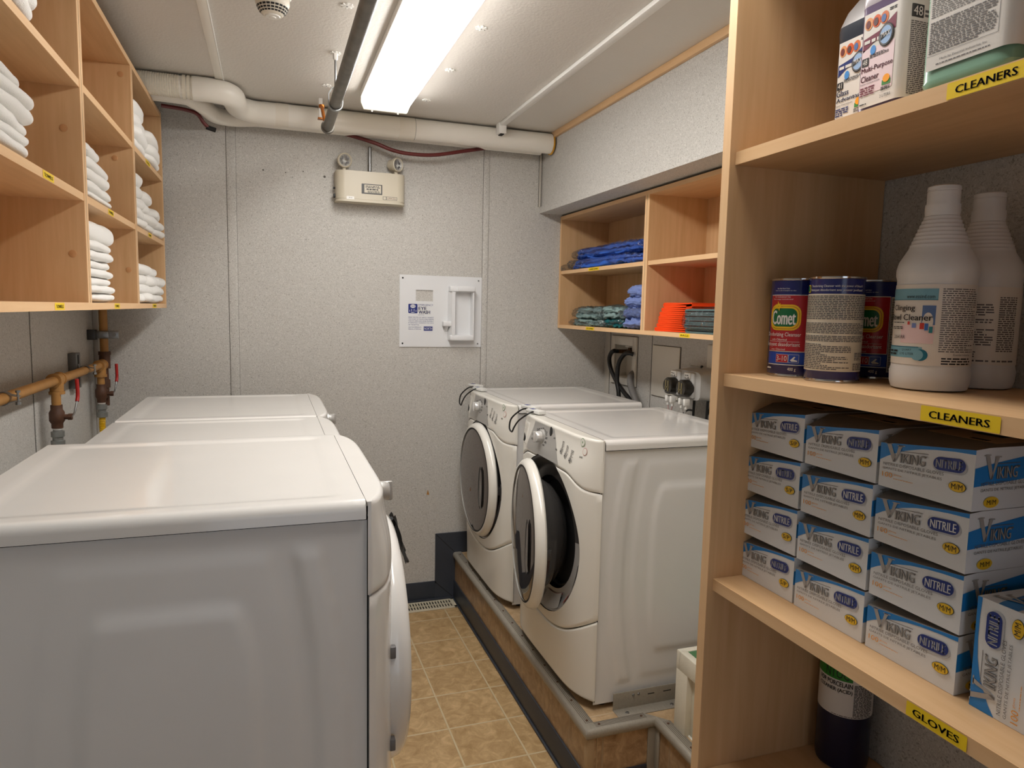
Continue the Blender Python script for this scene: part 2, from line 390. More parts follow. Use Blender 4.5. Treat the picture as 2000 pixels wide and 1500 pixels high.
# platform under the washers, with a step back towards the camera
PX, PY, PX2, PZ = .9346, 1.873, 1.180, .259
b = MB(M_plat)
b.prism([(PX, PY), (PX, D), (XR, D), (XR, .955), (PX2, .955), (PX2, PY)], 'Z', PZ-.004, PZ)
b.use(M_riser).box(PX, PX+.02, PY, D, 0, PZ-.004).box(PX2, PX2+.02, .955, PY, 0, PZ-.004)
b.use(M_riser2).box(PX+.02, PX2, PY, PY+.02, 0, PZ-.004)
struct('floor_platform', b)
b = MB(M_navy); b.box(PX-.007, PX, PY, D-.009, 0, .106, .002).box(PX-.014, PX-.005, PY, D-.01, 0, .010, .002).box(PX-.007, 1.148, PY-.007, PY, 0, .106, .002)
struct('baseboard_platform', b)
def nosing(axis, c, a0, a1, out, m0=0, m1=0):
    """rounded stair nosing along an edge: c = edge coordinate, out = outward sign"""
    prof = [(-.034, .003), (-.030, .0052), (0, .0052), (.006, .004), (.012, -.002), (.014, -.010), (.012, -.020), (.006, -.026), (0, -.028), (0, 0), (-.034, 0)]
    mb = MB(M_alu); R = []
    for a, mt in ((a0, m0), (a1, m1)):
        row = []
        for p, z in prof:
            aa = a+mt*p
            q = (c+out*p, aa, PZ+z) if axis == 'Y' else (aa, c+out*p, PZ+z)
            row.append(mb.v(q))
        R.append(row)
    n = len(prof)
    for k in range(n): mb.f([R[0][k], R[0][(k+1) % n], R[1][(k+1) % n], R[1][k]], True)
    mb.f(R[0], False); mb.f(list(reversed(R[1])), False)
    for g in (-.006, -.012, -.018, -.024, -.029):      # grooves
        mb.use(mat('nosing_groove', (104, 96, 84), rough=.7, var=.4, vscale=90))
        if axis == 'Y': mb.box(c+out*g-.0011, c+out*g+.0011, a0+.03, a1-.03, PZ+.0045, PZ+.0055)
        else: mb.box(a0+.03, a1-.03, c+out*g-.0011, c+out*g+.0011, PZ+.0045, PZ+.0055)
    L = a1-a0; k = max(2, int(L/.115))
    for i in range(k):
        a = a0+.045+(L-.09)*i/(k-1); x, y = (c-out*.016, a) if axis == 'Y' else (a, c-out*.016)
        mb.use(M_rust).lathe([(.0045, .0045), (.004, .0068), (.0015, .0072)], (x, y, PZ), 10)
    return mb
struct('trim_9', nosing('Y', PX, PY, D-.01, -1, -1, 0)); struct('trim_10', nosing('X', PY, PX, PX2-.002, -1, -1, 1)); struct('trim_11', nosing('Y', PX2, 1.0, PY-.003, -1, 0, 1))
M_mould = mat('beige_corner_mould', (176, 150, 116), rough=.5)
struct('trim_12', MB(M_mould).box(PX-.004, PX+.022, PY-.0045, PY+.02, .106, PZ-.028, .002).box(PX+.03, PX+.034, PY-.002, PY, .106, PZ-.028))
struct('trim_13', MB(mat('grey_corner_mould', (150, 144, 132), rough=.5)).box(PX2-.030, PX2, PY-.005, PY, .0, PZ-.028, .0015).box(PX2-.005, PX2, PY-.03, PY-.005, 0, PZ-.028, .0015))
# plinth below the dryers
struct('floor_plinth', MB(M_riser).box(XL, .10, 1.17, 3.30, 0, .27))
# frame of the open doorway behind the camera
struct('door_1', MB(mat('painted_frame', (200, 196, 186), rough=.4)).box(-.39, -.35, YF-.06, YF+.012, 0, 2.09, .003).box(.55, .59, YF-.06, YF+.012, 0, 2.09, .003).box(-.35, .55, YF-.06, YF+.012, 2.05, 2.09, .003))

# ---- surface raceway on the ceiling and its end piece
b = MB(M_whitep).box(1.066, 1.098, 1.0, 3.33, ZC-.016, ZC, .004)
r = tag(b.build('cable_raceway'), 'white surface cable raceway running along the ceiling to the drain pipe', 'cable cover')
MB(M_whitep).box(1.062, 1.102, 3.32, 3.372, ZC-.052, ZC, .005).use(M_gap).box(1.072, 1.090, 3.325, 3.362, ZC-.056, ZC-.051).build('end_box', r)
# ================================================================ CEILING FIXTURES
M_lens = mat('lamp_lens', (250, 250, 245), rough=.4, emit=LAMPCOL, estr=LAMP)
M_lamprim = mat('lamp_end_cap', (250, 246, 226), rough=.4, emit=(1, .93, .74), estr=LAMP*.035)
M_lens_side = mat('lamp_lens_side', (250, 250, 245), rough=.4, emit=LAMPCOL, estr=LAMP*.38)
def ceiling_light(y0, y1, label):
    t = thing('ceiling_light', label, 'ceiling lamp', (.478, (y0+y1)/2, ZC), group='ceiling lamps')
    h = (y1-y0)/2
    MB(M_whitep).box(-.106, .106, -h, h, -.028, 0, .003).build('housing', t)
    prof = [(-.100, -.028), (-.099, -.042), (-.088, -.066), (-.070, -.070), (.070, -.070), (.088, -.066), (.099, -.042), (.100, -.028)]
    b = MB(M_lens_side); b.prism(prof, 'Y', -h+.014, h-.014, False)
    b.use(M_lens)
    for fc in b.bm.faces:
        fc.normal_update()
        if fc.calc_center_median().z < -.050 and abs(fc.calc_center_median().y) < h*.5: fc.material_index = b.i
    b.build('lens', t, sharp=20)
    for s in (-1, 1):
        b = MB(M_lamprim); e = s*h; b.prism([(-.103, 0), (-.103, -.046), (-.091, -.073), (.091, -.073), (.103, -.046), (.103, 0)], 'Y', e-s*.014, e)
        b.use(M_whitep).lathe([(.004, 0), (.004, .006), (.002, .008)], (-.055, e, -.075), 8, 'Y').lathe([(.004, 0), (.004, .006), (.002, .008)], (.055, e, -.075), 8, 'Y')
        b.build('end_cap', t)
    return t
ceiling_light(.66, 3.10, 'long ceiling lamp with a glowing prismatic lens beside the steel pipe')

# smoke detector
t = thing('smoke_detector', 'round white smoke detector with dark vent slots on the ceiling', 'smoke detector', (.019, 2.262, ZC))
MB(M_whitep).lathe([(.052, 0), (.053, -.010), (.050, -.014)], n=40).build('base', t)
b = MB(mat('aged_white_plastic', (222, 214, 198), rough=.4)).lathe([(.048, -.014), (.0485, -.030), (.046, -.036), (.038, -.052), (.028, -.062), (.022, -.064)], n=40, cap0=False)
def cone(a, tt, off):
    P_ = [(0, .046, -.036), (.58, .038, -.052), (1, .028, -.062)]
    for (q0, ra, za), (q1, rb, zb_) in zip(P_, P_[1:]):
        if tt <= q1: k_ = (tt-q0)/(q1-q0); r0 = ra+(rb-ra)*k_; z0 = za+(zb_-za)*k_; break
    r0 += off*1.5+.0004; z0 -= off*1.2+.0003
    return Vector((r0*math.cos(a), r0*math.sin(a), z0))
b.use(M_gap)
for k in range(22):
    for (q0, q1) in ((.16, .34), (.44, .60), (.70, .84)):
        a0 = 2*PI*k/22+.03; a1 = a0+2*PI/22-.06
        b.span(lambda x, y, o: cone(x, y, o), a0, a1, q1, q0, 1, 3)
b.use(M_grey)
fm = lambda x, y, off: Vector(((.0488+off)*math.cos(-PI/2-.5+x/.048), (.0488+off)*math.sin(-PI/2-.5+x/.048), -.026+y))
b.bars(fm, -.012, .014, -.002, .006, 2, 1)
b.build('sensor_head', t)
MB(M_whitep).lathe([(.022, -.0635), (.020, -.067), (.010, -.0675), (.009, -.070), (.004, -.0705)], n=28).build('centre_cap', t)

# plastic plate washers of the ceiling panels
def plate_washer(name='ceiling_plate_washer'):
    b = MB(M_whitep); b.lathe([(.017, 0), (.017, -.0022), (.010, -.004), (.006, -.0045)], n=24)
    for k in range(8):
        a = PI*k/4; b.T = Matrix.Rotation(a, 4, 'Z'); b.box(.006, .020, -.003, .003, -.004, 0, .001)
    b.T = Matrix.Identity(4); b.use(M_dark).lathe([(.003, -.0046), (.002, -.0052)], n=8)
    return b.build(name)
pw = plate_washer()
spots = [(.2332, 2.2614, 'left of the lamp, nearest the camera'), (.2332, 3.078, 'left of the lamp, nearest the drain pipe'), (.6595, 2.2688, 'right of the lamp, nearest the camera'),
         (.6612, 2.6951, 'right of the lamp, middle of its row'), (.6596, 3.1116, 'right of the lamp, nearest the drain pipe'), (.2348, 2.6837, 'at the top of the pipe hanger rod')]
for i, (x, y, w) in enumerate(spots):
    o = pw if i == 0 else pw.copy()
    if i: COL.objects.link(o)
    o.location = (x, y, ZC); tag(o, 'small white rosette plate washer on the ceiling '+w, 'plate washer', 'ceiling plate washers')

# steel pipe under the ceiling with its clevis hanger
t = thing('steel_pipe', 'dull grey steel pipe hung below the ceiling left of the lamp', 'pipe', (.2335, 3.04, 2.31))
b = MB(M_dsteel).tube([(0, 0, 0), (0, -4.6, 0)], .0205, 20); b.build('pipe_run', t)
b = MB(M_dsteel).lathe([(.0255, -.022), (.027, -.019), (.027, 0), (.0235, .004), (.0235, .010)], (0, 0, 0), 20, 'Y').build('end_fitting', t)
b = MB(mat('copper_fitting', (186, 112, 48), rough=.3, metal=.8)).tube([(-.01, .006, .02), (-.014, .03, .055), (-.018, .07, .10)], .007, 10, 4).lathe([(.012, 0), (.012, .012)], (-.018, .075, .095), 12).build('sprinkler_head', t)
t = thing('pipe_hanger', 'thin zinc rod hanger holding the steel pipe', 'pipe hanger', (.2348, 2.683, ZC))
MB(M_steel).tube([(0, 0, -.004), (0, 0, -.13)], .0042, 10).use(M_whitep).lathe([(.009, 0), (.009, -.022), (.006, -.026)], n=6).build('threaded_rod', t)
b = MB(M_steel); pts = [(0, 0, -.128)]
L1 = [(-.024*math.sin(a), 0, -.178-.024*math.cos(a)*-1) for a in [PI*k/14 for k in range(0)]]
ring = [(.0245*math.sin(2*PI*k/24), 0, -.178+.0245*math.cos(2*PI*k/24)) for k in range(25)]
def strap(b, path, w, th):
    P = [Vector(p) for p in path]; rows = []
    for i, p in enumerate(P):
        d = (P[min(i+1, len(P)-1)]-P[max(i-1, 0)]).normalized(); n = d.cross(Vector((0, 1, 0)))
        rows.append([b.v(p+n*s1*th/2+Vector((0, s2*w/2, 0))) for s1, s2 in ((1, 1), (1, -1), (-1, -1), (-1, 1))])
    for a, c in zip(rows, rows[1:]):
        for k in range(4): b.f([a[k], a[(k+1) % 4], c[(k+1) % 4], c[k]])
    b.f(rows[0]); b.f(rows[-1])
strap(b, [(0, 0, -.122), (-.012, 0, -.124), (-.0245, 0, -.145)]+[(.0245*math.sin(a), 0, -.178-.0245*math.cos(a)) for a in [-PI/2+PI*k/14 for k in range(15)]]+[(.0245, 0, -.145), (.012, 0, -.124), (0, 0, -.122)], .02, .003)
b.build('clevis', t)
MB(M_whitep).box(-.008, .008, -.012, .012, 2.405, ZC, .002).use(mat('copper_fitting', (186, 112, 48))).box(-.012, .012, -.014, .014, 2.399, 2.405, .001).build('ceiling_drop_tube', None, (.222, 3.28, 0))
tag(bpy.data.objects['ceiling_drop_tube'], 'short white drop tube with copper flange hanging from the ceiling beside the steel pipe end', 'tube')

# drain pipes along the back wall
t = thing('drain_pipe', 'thick white pipe along the back wall under the ceiling, with a rounded offset elbow', 'pipe', (-.74, 3.2, 2.43))
def rel(pts, o): return [(x-o[0], y-o[1], z-o[2]) for x, y, z in pts]
o0 = (-.74, 3.2, 2.43)
MB(M_pvc).tube(rel([(-.74, 3.17, 2.441), (-.27, 3.17, 2.441)], o0), .042, 28).build('left_run', t)
b = MB(M_pvc).tube(rel([(-.28, 3.17, 2.440), (-.22, 3.17, 2.440), (-.165, 3.185, 2.439), (-.135, 3.23, 2.438), (-.13, 3.29, 2.436), (-.115, 3.365, 2.435), (-.06, 3.413, 2.435), (.02, 3.42, 2.435)], o0), .0475, 28, 5); b.build('offset_elbow', t)
MB(M_pvc).tube(rel([(-.02, 3.42, 2.4345), (1.378, 3.42, 2.4345)], o0), .0495, 30).build('main_run', t)
b = MB(mat('white_tape_wrap', (224, 216, 198), rough=.7, bump=.8, bscale=80))
for k in range(34): b.tube(rel([(-.62+k*.0086, 3.17, 2.441), (-.6135+k*.0086, 3.17, 2.441)], o0), .0436, 26)
for x, w in ((-.318, .012), (-.300, .010), (-.285, .009)): b.tube(rel([(x, 3.17, 2.441), (x+w, 3.17, 2.441)], o0), .0460, 26)
b.build('tape_wrap', t)
for x, w in ((.035, .055), (.59, .075)):
    b = MB(mat('aged_tape', (234, 227, 213), rough=.6)); b.tube(rel([(x, 3.42, 2.4345), (x+w, 3.42, 2.4345)], o0), .0504, 30)
    if w > .06: b.use(M_seam).tube(rel([(x+w, 3.42, 2.4345), (x+w+.0015, 3.42, 2.4345)], o0), .0507, 30)
    b.build('joint_band', t)
MB(mat('yellow_collar', (206, 150, 34), rough=.5)).tube(rel([(1.372, 3.42, 2.4335), (1.3785, 3.42, 2.4335)], o0), .0535, 30).build('end_collar', t)
t = thing('lower_drain_pipe', 'white pipe behind and just below the thick drain pipe', 'pipe', (-.74, 3.33, 2.40))
o0 = (-.74, 3.33, 2.40)
MB(M_pvc).tube(rel([(-.74, 3.27, 2.436), (-.36, 3.27, 2.434), (-.29, 3.285, 2.424), (-.25, 3.34, 2.412), (-.22, 3.43, 2.408), (-.15, 3.49, 2.414), (-.05, 3.51, 2.428)], o0), .0345, 26, 5).build('elbow_run', t)
MB(M_pvc).tube(rel([(-.06, 3.508, 2.429), (1.352, 3.508, 2.429)], o0), .0355, 26).build('straight_run', t)
b = MB(M_maroon).tube([(.30, 3.53, 2.415), (.40, 3.50, 2.390), (.488, 3.48, 2.366), (.57, 3.475, 2.340), (.655, 3.475, 2.330), (.78, 3.475, 2.336), (.95, 3.48, 2.374), (1.08, 3.53, 2.41)], .009, 12, 6)
tag(b.build('maroon_tube'), 'dark red tube sagging below the drain pipe on the back wall', 'tube')
b = MB(M_maroon).tube([(-.42, 3.34, 2.402), (-.33, 3.36, 2.400), (-.285, 3.38, 2.392), (-.262, 3.39, 2.362), (-.245, 3.40, 2.345)], .008, 12, 5).use(M_gap).tube([(-.252, 3.40, 2.346), (-.215, 3.41, 2.338)], .010, 12)
tag(b.build('red_tube_end'), 'dark red tube end with black fitting below the pipe elbow, near the towel cabinet', 'tube')

# emergency light
t = thing('emergency_light', 'beige emergency light box with two round lamp heads on the back wall', 'emergency light', (.472, D, 2.0845))
b = MB(M_cream); w, h, dp, r = .167, .146, .085, .042
poly = [(-w, 0)]+[(-w+r-r*math.cos(PI/2*k/8), -dp+r-r*math.sin(PI/2*k/8)) for k in range(9)]+[(w-r+r*math.sin(PI/2*k/8), -dp+r-r*math.cos(PI/2*k/8)) for k in range(9)]+[(w, 0)]
b.prism(poly, 'Z', 0, .010, True); b.prism([(x*.985, y*.985) for x, y in poly], 'Z', .010, .013, True); b.prism(poly, 'Z', .013, h, True)
b.build('battery_case', t)
fm = plane((0, -dp, 0), (1, 0, 0), (0, 0, 1))
b = MB(M_dark).rr(fm, -.047, .052, .040, .088, .002, 1); b.use(M_cream).rr(fm, -.034, .046, .046, .084, .001, 2)
b.use(M_text).bars(fm, -.028, .042, .070, .082, 2, 3).bars(fm, -.024, .036, .060, .066, 1, 3, fill=.9).bars(fm, -.018, .042, .048, .057, 2, 3)
b.use(M_dark).rr(fm, .055, .124, .018, .034, .001, 1).use(M_cream).rr(fm, .057, .070, .0195, .0325, .001, 2).rr(fm, .0725, .122, .0195, .0325, .001, 2).use(M_maroon).txt(fm, 'LUMACELL', .075, .120, .0225, .0300, 3)
b.use(M_whitep).rr(fm, -.118, -.082, .010, .024, .001, 1).use(M_text).txt(fm, 'B1-8', -.106, -.092, .0145, .020, 2)
b.build('label_plate', t)
MB(M_black).box(-.176, -.166, -.045, -.03, .018, .038, .003).lathe([(.005, -.176), (.005, -.166)], (0, -.035, .065), 10, 'X').build('test_switch', t)
M_refl = mat('lamp_reflector', (206, 204, 198), rough=.25, metal=.15, bump=1, bscale=260)
def head(x, rot, tilt):
    b = MB(M_cream); b.T = Matrix.Translation((x, -.05, h+.050)) @ Matrix.Rotation(rot, 4, 'Z') @ Matrix.Rotation(tilt, 4, 'X')
    b.lathe([(.018, .040), (.026, .036), (.027, .006), (.034, .002), (.0345, -.014), (.031, -.017), (.0275, -.014)], n=32, axis='Y', cap1=False)
    b.use(M_refl).lathe([(.0275, -.013), (.022, -.004), (.012, .006), (.004, .008)], n=26, axis='Y', cap0=False)
    for k in range(11):
        a = 2*PI*k/11; b.use(M_grey).box(.009*math.cos(a), .0235*math.cos(a)+.0008, -.0085, -.0078, .009*math.sin(a)-.0004, .0235*math.sin(a)+.0004)
    b.T = Matrix.Identity(4); b.use(M_cream).lathe([(.011, h-.002), (.010, h+.004), (.008, h+.022)], (x, -.045, 0), 16)
    b.build('lamp_head', t)
head(-.125, .18, .12); head(.125, .62, .05)
b = MB(M_steel).tube([(.472, 3.545, 2.225), (.472, 3.545, 2.36)], .0085, 14).lathe([(.013, 2.228), (.013, 2.240), (.010, 2.243)], (.472, 3.545, 0), 6)
tag(b.build('conduit'), 'short steel conduit rising from the emergency light to the drain pipe', 'conduit')

# eye wash station
t = thing('eye_wash_station', 'white emergency eye wash board with empty bottle holder on the back wall', 'eye wash station', (.625, D, 1.381))
M_board = mat('eye_wash_board', (226, 227, 228), rough=.3)
M_blue = mat('print_navy', (26, 42, 120), rough=.5)
bw, bh = .436, .368
b = MB(M_board)
wx0, wx1, wz0, wz1 = .084, .174, .236, .293
b.box(0, wx0, -.005, 0, 0, bh).box(wx1, bw, -.005, 0, 0, bh).box(wx0, wx1, -.005, 0, 0, wz0).box(wx0, wx1, -.005, 0, wz1, bh)
b.build('board', t)
fm = plane((0, -.005, 0), (1, 0, 0), (0, 0, 1))
b = MB(M_gap)
for x, z in ((.016, .352), (.016, .018), (.418, .018), (.418, .350)): b.use(M_gap if x < .2 else M_steel).lathe([(.0045, -.005), (.0035, -.0075), (.001, -.008)], (x, 0, z), 12, 'Y')
b.build('screw', t)
b = MB(M_blue).rr(fm, .045, .093, .173, .221, .004, 1)
b.use(M_board).ell(fm, .069, .209, .0135, .0090, 2).use(M_blue).ell(fm, .0635, .209, .0042, .0042, 3).ell(fm, .0745, .209, .0042, .0042, 3).use(M_board).ell(fm, .0635, .209, .0025, .0025, 4).ell(fm, .0745, .209, .0025, .0025, 4)
for dx in (-.016, -.006, .006, .016):
    b.span(fm, .069+dx-.0012, .069+dx+.0012, .198-abs(dx)*.5, .184-abs(dx)*.2, 2, 1)
b.bars(fm, .060, .078, .176, .181, 1, 2)
b.use(M_blue).txt(fm, 'EMERGENCY', .098, .175, .212, .221, 1).txt(fm, 'EYE', .099, .140, .191, .207, 1).txt(fm, 'WASH', .099, .158, .171, .188, 1)
for dx in (.0007, -.0007): b.txt(fm, 'EYE', .099+dx, .140+dx, .191, .207, 1).txt(fm, 'WASH', .099+dx, .158+dx, .171, .188, 1)
b.txt(fm, 'DIRECTIONS', .096, .128, .163, .1665, 1)
for k, s_ in enumerate(('PRESS THE EYE-CUP GENTLY AGAINST', 'THE SOCKET OF THE EYE WHILE KEEPING', 'THE EYE OPEN AND RINSE PROPERLY', 'BY REPEATEDLY SQUEEZING THE WALLS')): b.txt(fm, s_, .046, .178, .1495-k*.0096, .1555-k*.0096, 1)
b.txt(fm, 'OF THE BOTTLE.', .046, .102, .111, .117, 1).txt(fm, 'ASK FOR IMMEDIATE', .046, .113, .0985, .1045, 1).txt(fm, 'MEDICAL ATTENTION.', .046, .113, .0885, .0945, 1)
b.rr(fm, .126, .173, .084, .106, .001, 1).use(M_board).txt(fm, 'NORTH', .129, .170, .089, .101, 2)
b.build('printed_sign', t)
# moulded holder
M_hold = mat('holder_white', (228, 229, 230), rough=.28)
hx0, hx1, hz0, hz1, hd = .252, .388, .034, .318, -.048
b = MB(M_hold)
b.prism([(hx0, -.004), (hx0+.014, hd), (hx0+.030, hd), (hx0+.032, -.010), (hx0+.032, -.004)], 'Z', hz0+.004, hz1-.03)
b.prism([(hx1, -.004), (hx1-.004, hd), (hx1-.012, hd), (hx1-.014, -.010), (hx1-.014, -.004)], 'Z', hz0+.004, hz1-.03)
b.box(hx0+.028, hx1-.012, -.009, -.004, hz0, hz1-.004)
b.box(hx0+.004, hx1-.002, hd-.002, -.004, hz0, hz0+.030, .008, 3)
b.box(hx0+.003, hx1, hd, -.004, hz1-.030, hz1, .006, 3)
b.box(hx0+.045, hx1, hd-.008, hd+.012, hz1-.028, hz1-.002, .005, 3)
b.build('bottle_holder', t)
MB(M_hold).box(.222, .272, -.040, -.004, .108, .136, .006, 3).prism([(-.035, .108), (-.004, .108), (-.004, .080)], 'X', .236, .250).build('side_hook', t)

# ================================================================ TOWEL CABINET (left)
CX0, CX1 = -.747, -.440
cb, ct, cu, cm = 1.5574, 2.4009, 2.1079, 1.8316       # bottom, top, under-sides of the two shelf rows
TB = .0187
root = thing('storage_cabinet', 'open maple wall cabinet of towel cubbyholes above the dryers', 'cabinet', (CX1, 1.36, cb))
def wpart(name, par, org, mbf, m):
    b = MB(m); b.T = Matrix.Translation(-Vector(org)); mbf(b); return b.build(name, par)
org = (CX1, 1.36, cb)
cols = [(1.379, 2.052), (2.0884, 2.7639), (2.7993, 3.4628)]
wpart('back_panel', root, org, lambda b: b.box(CX0, CX0+.008, 1.365, 3.47, cb, ct), M_maple)
def longboard(z0, z1, nm):
    wpart(nm, root, org, lambda b: (b.box(CX0, CX1-.001, 1.362, 3.4809, z0, z1), b.use(M_edge).box(CX1-.001, CX1, 1.36, 3.4809, z0, z1)), M_mapleY)
longboard(cb, cb+TB, 'bottom_board'); longboard(ct-TB, ct, 'top_board')
M_edgeZ = woodmat('maple_edge_upright', (236, 198, 152), (222, 178, 130), 'Z')
def upright(y0, y1, nm='divider', seam=None):
    def g(b):
        b.box(CX0, CX1-.001, y0, y1, cb+TB, ct-TB); b.use(M_edgeZ).box(CX1-.001, CX1+.0003, y0, y1, cb+TB, ct-TB)
        if seam: b.use(M_seam).box(CX1, CX1+.0006, seam-.0004, seam+.0004, cb+TB, ct-TB)
    wpart(nm, root, org, g, M_maple)
upright(1.36, 1.379, 'side_panel'); upright(2.052, 2.0884, seam=2.0697); upright(2.7639, 2.7993, seam=2.7816); upright(3.4628, 3.4809, 'side_panel')
for (a, c) in cols:
    for z in (cu, cm):
        wpart('shelf', root, org, lambda b: (b.box(CX0, CX1-.002, a, c, z, z+TB), b.use(M_edge).box(CX1-.002, CX1-.001, a, c, z, z+TB)), M_mapleY)
M_cap = mat('bolt_cap', (196, 146, 98), rough=.5)
for (y, pts) in ((2.052, ((2.0062, -.478), (1.6991, -.470))), (2.7639, ((2.3487, -.469), (2.0692, -.496), (1.6922, -.465)))):
    for z, x in pts: wpart('bolt_cap', root, org, lambda b: b.lathe([(.009, y), (.009, y-.0014), (.007, y-.002)], (x, 0, z), 18, 'Y'), M_cap)
def tape(par, org, x, y0, y1, z0, z1, s, sgn=1, name='label_tape'):
    b = MB(M_yellow); b.T = Matrix.Translation(-Vector(org))
    if sgn > 0: fm = plane((x, y0, z0), (0, 1, 0), (0, 0, 1))      # facing +X
    else: fm = plane((x, y1, z0), (0, -1, 0), (0, 0, 1))           # facing -X
    w, h = abs(y1-y0), z1-z0
    b.rr(fm, 0, w, 0, h, h*.08, 1); b.use(M_text).txt(fm, s, w*.12, w*.88, h*.25, h*.72, 2)
    for d in (-.0004, .0004): b.txt(fm, s, w*.12+d, w*.88+d, h*.25, h*.72, 2)
    return b.build(name, par)
for y0, y1, z, s in ((1.7147, 1.7934, cm, 'TOWELS'), (2.3348, 2.4096, cm, 'TOWELS'), (3.0435, 3.1202, cm, 'TOWELS'), (3.0366, 3.1399, cu, 'TOWELS'),
                     (1.753, 1.8278, cb, 'TOWELS'), (2.3682, 2.443, cb, 'TOWELS'), (3.0858, 3.1842, cb, 'TOWELS')):
    tape(root, org, CX1-.0008 if z != cb else CX1, y0, y1, z+.0015, z+.0175, s)

# ---- folded towels
def pillow(b, cx, cy, cz, dx, dy, dz, e1=.55, e2=.35, amp=.006, fr=9, seed=0, nu=40, nv=18, droop=0):
    """soft superellipsoid slab, dx/dy/dz full sizes, cz = bottom"""
    sg = lambda v, e: math.copysign(abs(v)**e, v)
    def fn(a, t):
        u = 2*PI*a; w = -PI/2+PI*t
        x = sg(math.cos(w), e1)*sg(math.cos(u), e2)*dx/2; y = sg(math.cos(w), e1)*sg(math.sin(u), e2)*dy/2; z = sg(math.sin(w), .8)*dz/2
        p = Vector((x, y, z)); n = noise.noise_vector((p*fr)+Vector((seed*3.1, seed*1.7, seed)))
        n2 = noise.noise(Vector((x*fr*3, y*fr*3, seed*5.0)))
        p += Vector((n.x*amp, n.y*amp, n.z*amp*.5+n2*amp*.25))
        if z < 0: p.z = max(p.z, -dz/2)
        p.z -= droop*max(0, x/(dx/2))**2
        return Vector((cx, cy, cz+dz/2))+p
    b.grid(fn, nu, nv, cu=True); return b
def towel_mesh(L, Wd, H, seed, folds=1):
    b = MB(M_towel)
    pillow(b, 0, 0, 0, L, Wd, H*1.2, .42, .42, .0085, 12, seed, 60, 26)
    # rolled fold line along the front
    return b
TG = 'white folded towels in the left cabinet'
def towel(x, y, z, L, Wd, H, lab, seed, rz=0):
    o = towel_mesh(L, Wd, H, seed).build('folded_towel', None, (x, y, z), sharp=180, rotz=rz)
    return tag(o, lab, 'towel', TG)
zs = (cb+TB, cm+TB, cu+TB)
ordn = ['bottom one', 'second from bottom', 'third from bottom', 'fourth from bottom', 'fifth from bottom', 'sixth from bottom', 'seventh from bottom', 'eighth from bottom']
def ranks(i, n): return 'topmost' if i == n-1 else ordn[i]
def stack(z, rows, yl, where, seed, L=.25, xf=-.436):
    """rows: (right edge y, height); every towel reaches from yl to its right edge"""
    zz = z; n = len(rows)
    for i, (yr, h) in enumerate(rows):
        l = L*random.uniform(.95, 1.04)
        towel(xf-l/2+random.uniform(-.010, .006), (yl+yr)/2, zz, l, yr-yl, h, 'white folded towel, %s, %s' % (ranks(i, n), where), seed+i*1.9, random.uniform(-.04, .04))
        zz += h*.90
    return zz
stack(zs[2], [(1.74, .040), (1.80, .045), (1.79, .042)], 1.385, 'top row, column nearest the camera', 3)
stack(zs[1], [(1.68, .026), (1.70, .026), (1.73, .030), (1.74, .030), (1.72, .028), (1.66, .028)], 1.385, 'middle row, column nearest the camera', 13)
stack(zs[1], [(2.505, .022), (2.485, .030), (2.445, .034), (2.465, .036), (2.32, .032)], 2.095, 'middle row, centre column', 23)
z_ = stack(zs[0], [(2.425, .0245), (2.415, .024), (2.405, .025), (2.43, .0255), (2.41, .025), (2.40, .027), (2.395, .028)], 2.092, 'bottom row, centre column', 31)
towel(-.562, 2.275, z_-.002, .25, .37, .056, 'large loosely rolled white towel on top of the bottom pile, centre column', 77)
def bundle(row, where, seed, rows):
    for r_i, (n, yy0, yy1, h, z0) in enumerate(rows):
        for k in range(n):
            w = (yy1-yy0)/n
            towel(-.553+random.uniform(-.010, .008), yy0+w*(k+.5), zs[row]+z0, .24, w*1.12, h, 'white hand towel, %s, %s layer, far column %s' % (
                ['first', 'second', 'third', 'fourth'][k]+' from camera', ['bottom', 'second', 'third', 'fourth', 'fifth'][r_i], where), seed+r_i*7+k*3, random.uniform(-.10, .10))
bundle(0, 'bottom row', 100, [(4, 2.81, 3.455, .034, 0), (4, 2.81, 3.455, .040, .030), (3, 2.81, 3.43, .044, .062), (2, 2.81, 3.27, .040, .100)])
bundle(1, 'middle row', 200, [(3, 2.81, 3.450, .034, 0), (3, 2.81, 3.44, .038, .030), (3, 2.81, 3.38, .044, .062), (2, 2.81, 3.16, .046, .100), (1, 2.81, 2.98, .048, .140)])
bundle(2, 'top row', 300, [(2, 2.81, 3.40, .034, 0), (2, 2.81, 3.45, .046, .030), (2, 2.81, 3.38, .050, .070), (1, 2.81, 3.08, .056, .112)])

# ================================================================ GAS PIPING (left wall)
t = thing('gas_pipe', 'orange-brown gas pipe along the left wall with two shut-off drops behind the dryers', 'pipe', (-.70, 1.5, 1.308))
o0 = Vector((-.70, 1.5, 1.308))
def gp(name, m, f_, par=None):
    b = MB(m); b.T = Matrix.Translation(-o0); f_(b); return b.build(name, par or t)
gp('horizontal_run', M_brown, lambda b: b.tube([(-.70, 1.5, 1.309), (-.70, 3.42, 1.304)], .0165, 18))
def tee(y, z, m, xx=-.70):
    def f_(b):
        b.tube([(xx, y-.034, z), (xx, y+.034, z)], .0215, 18).tube([(xx, y, z), (xx, y, z-.045)], .0215, 18)
        for s in (-1, 1): b.lathe([(.024, y+s*.028), (.0245, y+s*.037)], (xx, 0, z), 18, 'Y')
        b.lathe([(.0245, z-.050), (.0245, z-.040)], (xx, y, 0), 18)
    return f_
gp('tee_fitting', M_brown, tee(2.765, 1.308, 0)); gp('tee_fitting', M_brown, tee(3.425, 1.304, 0))
gp('riser', M_brown, lambda b: b.tube([(-.695, 3.49, 1.34), (-.695, 3.49, cb)], .0165, 18))
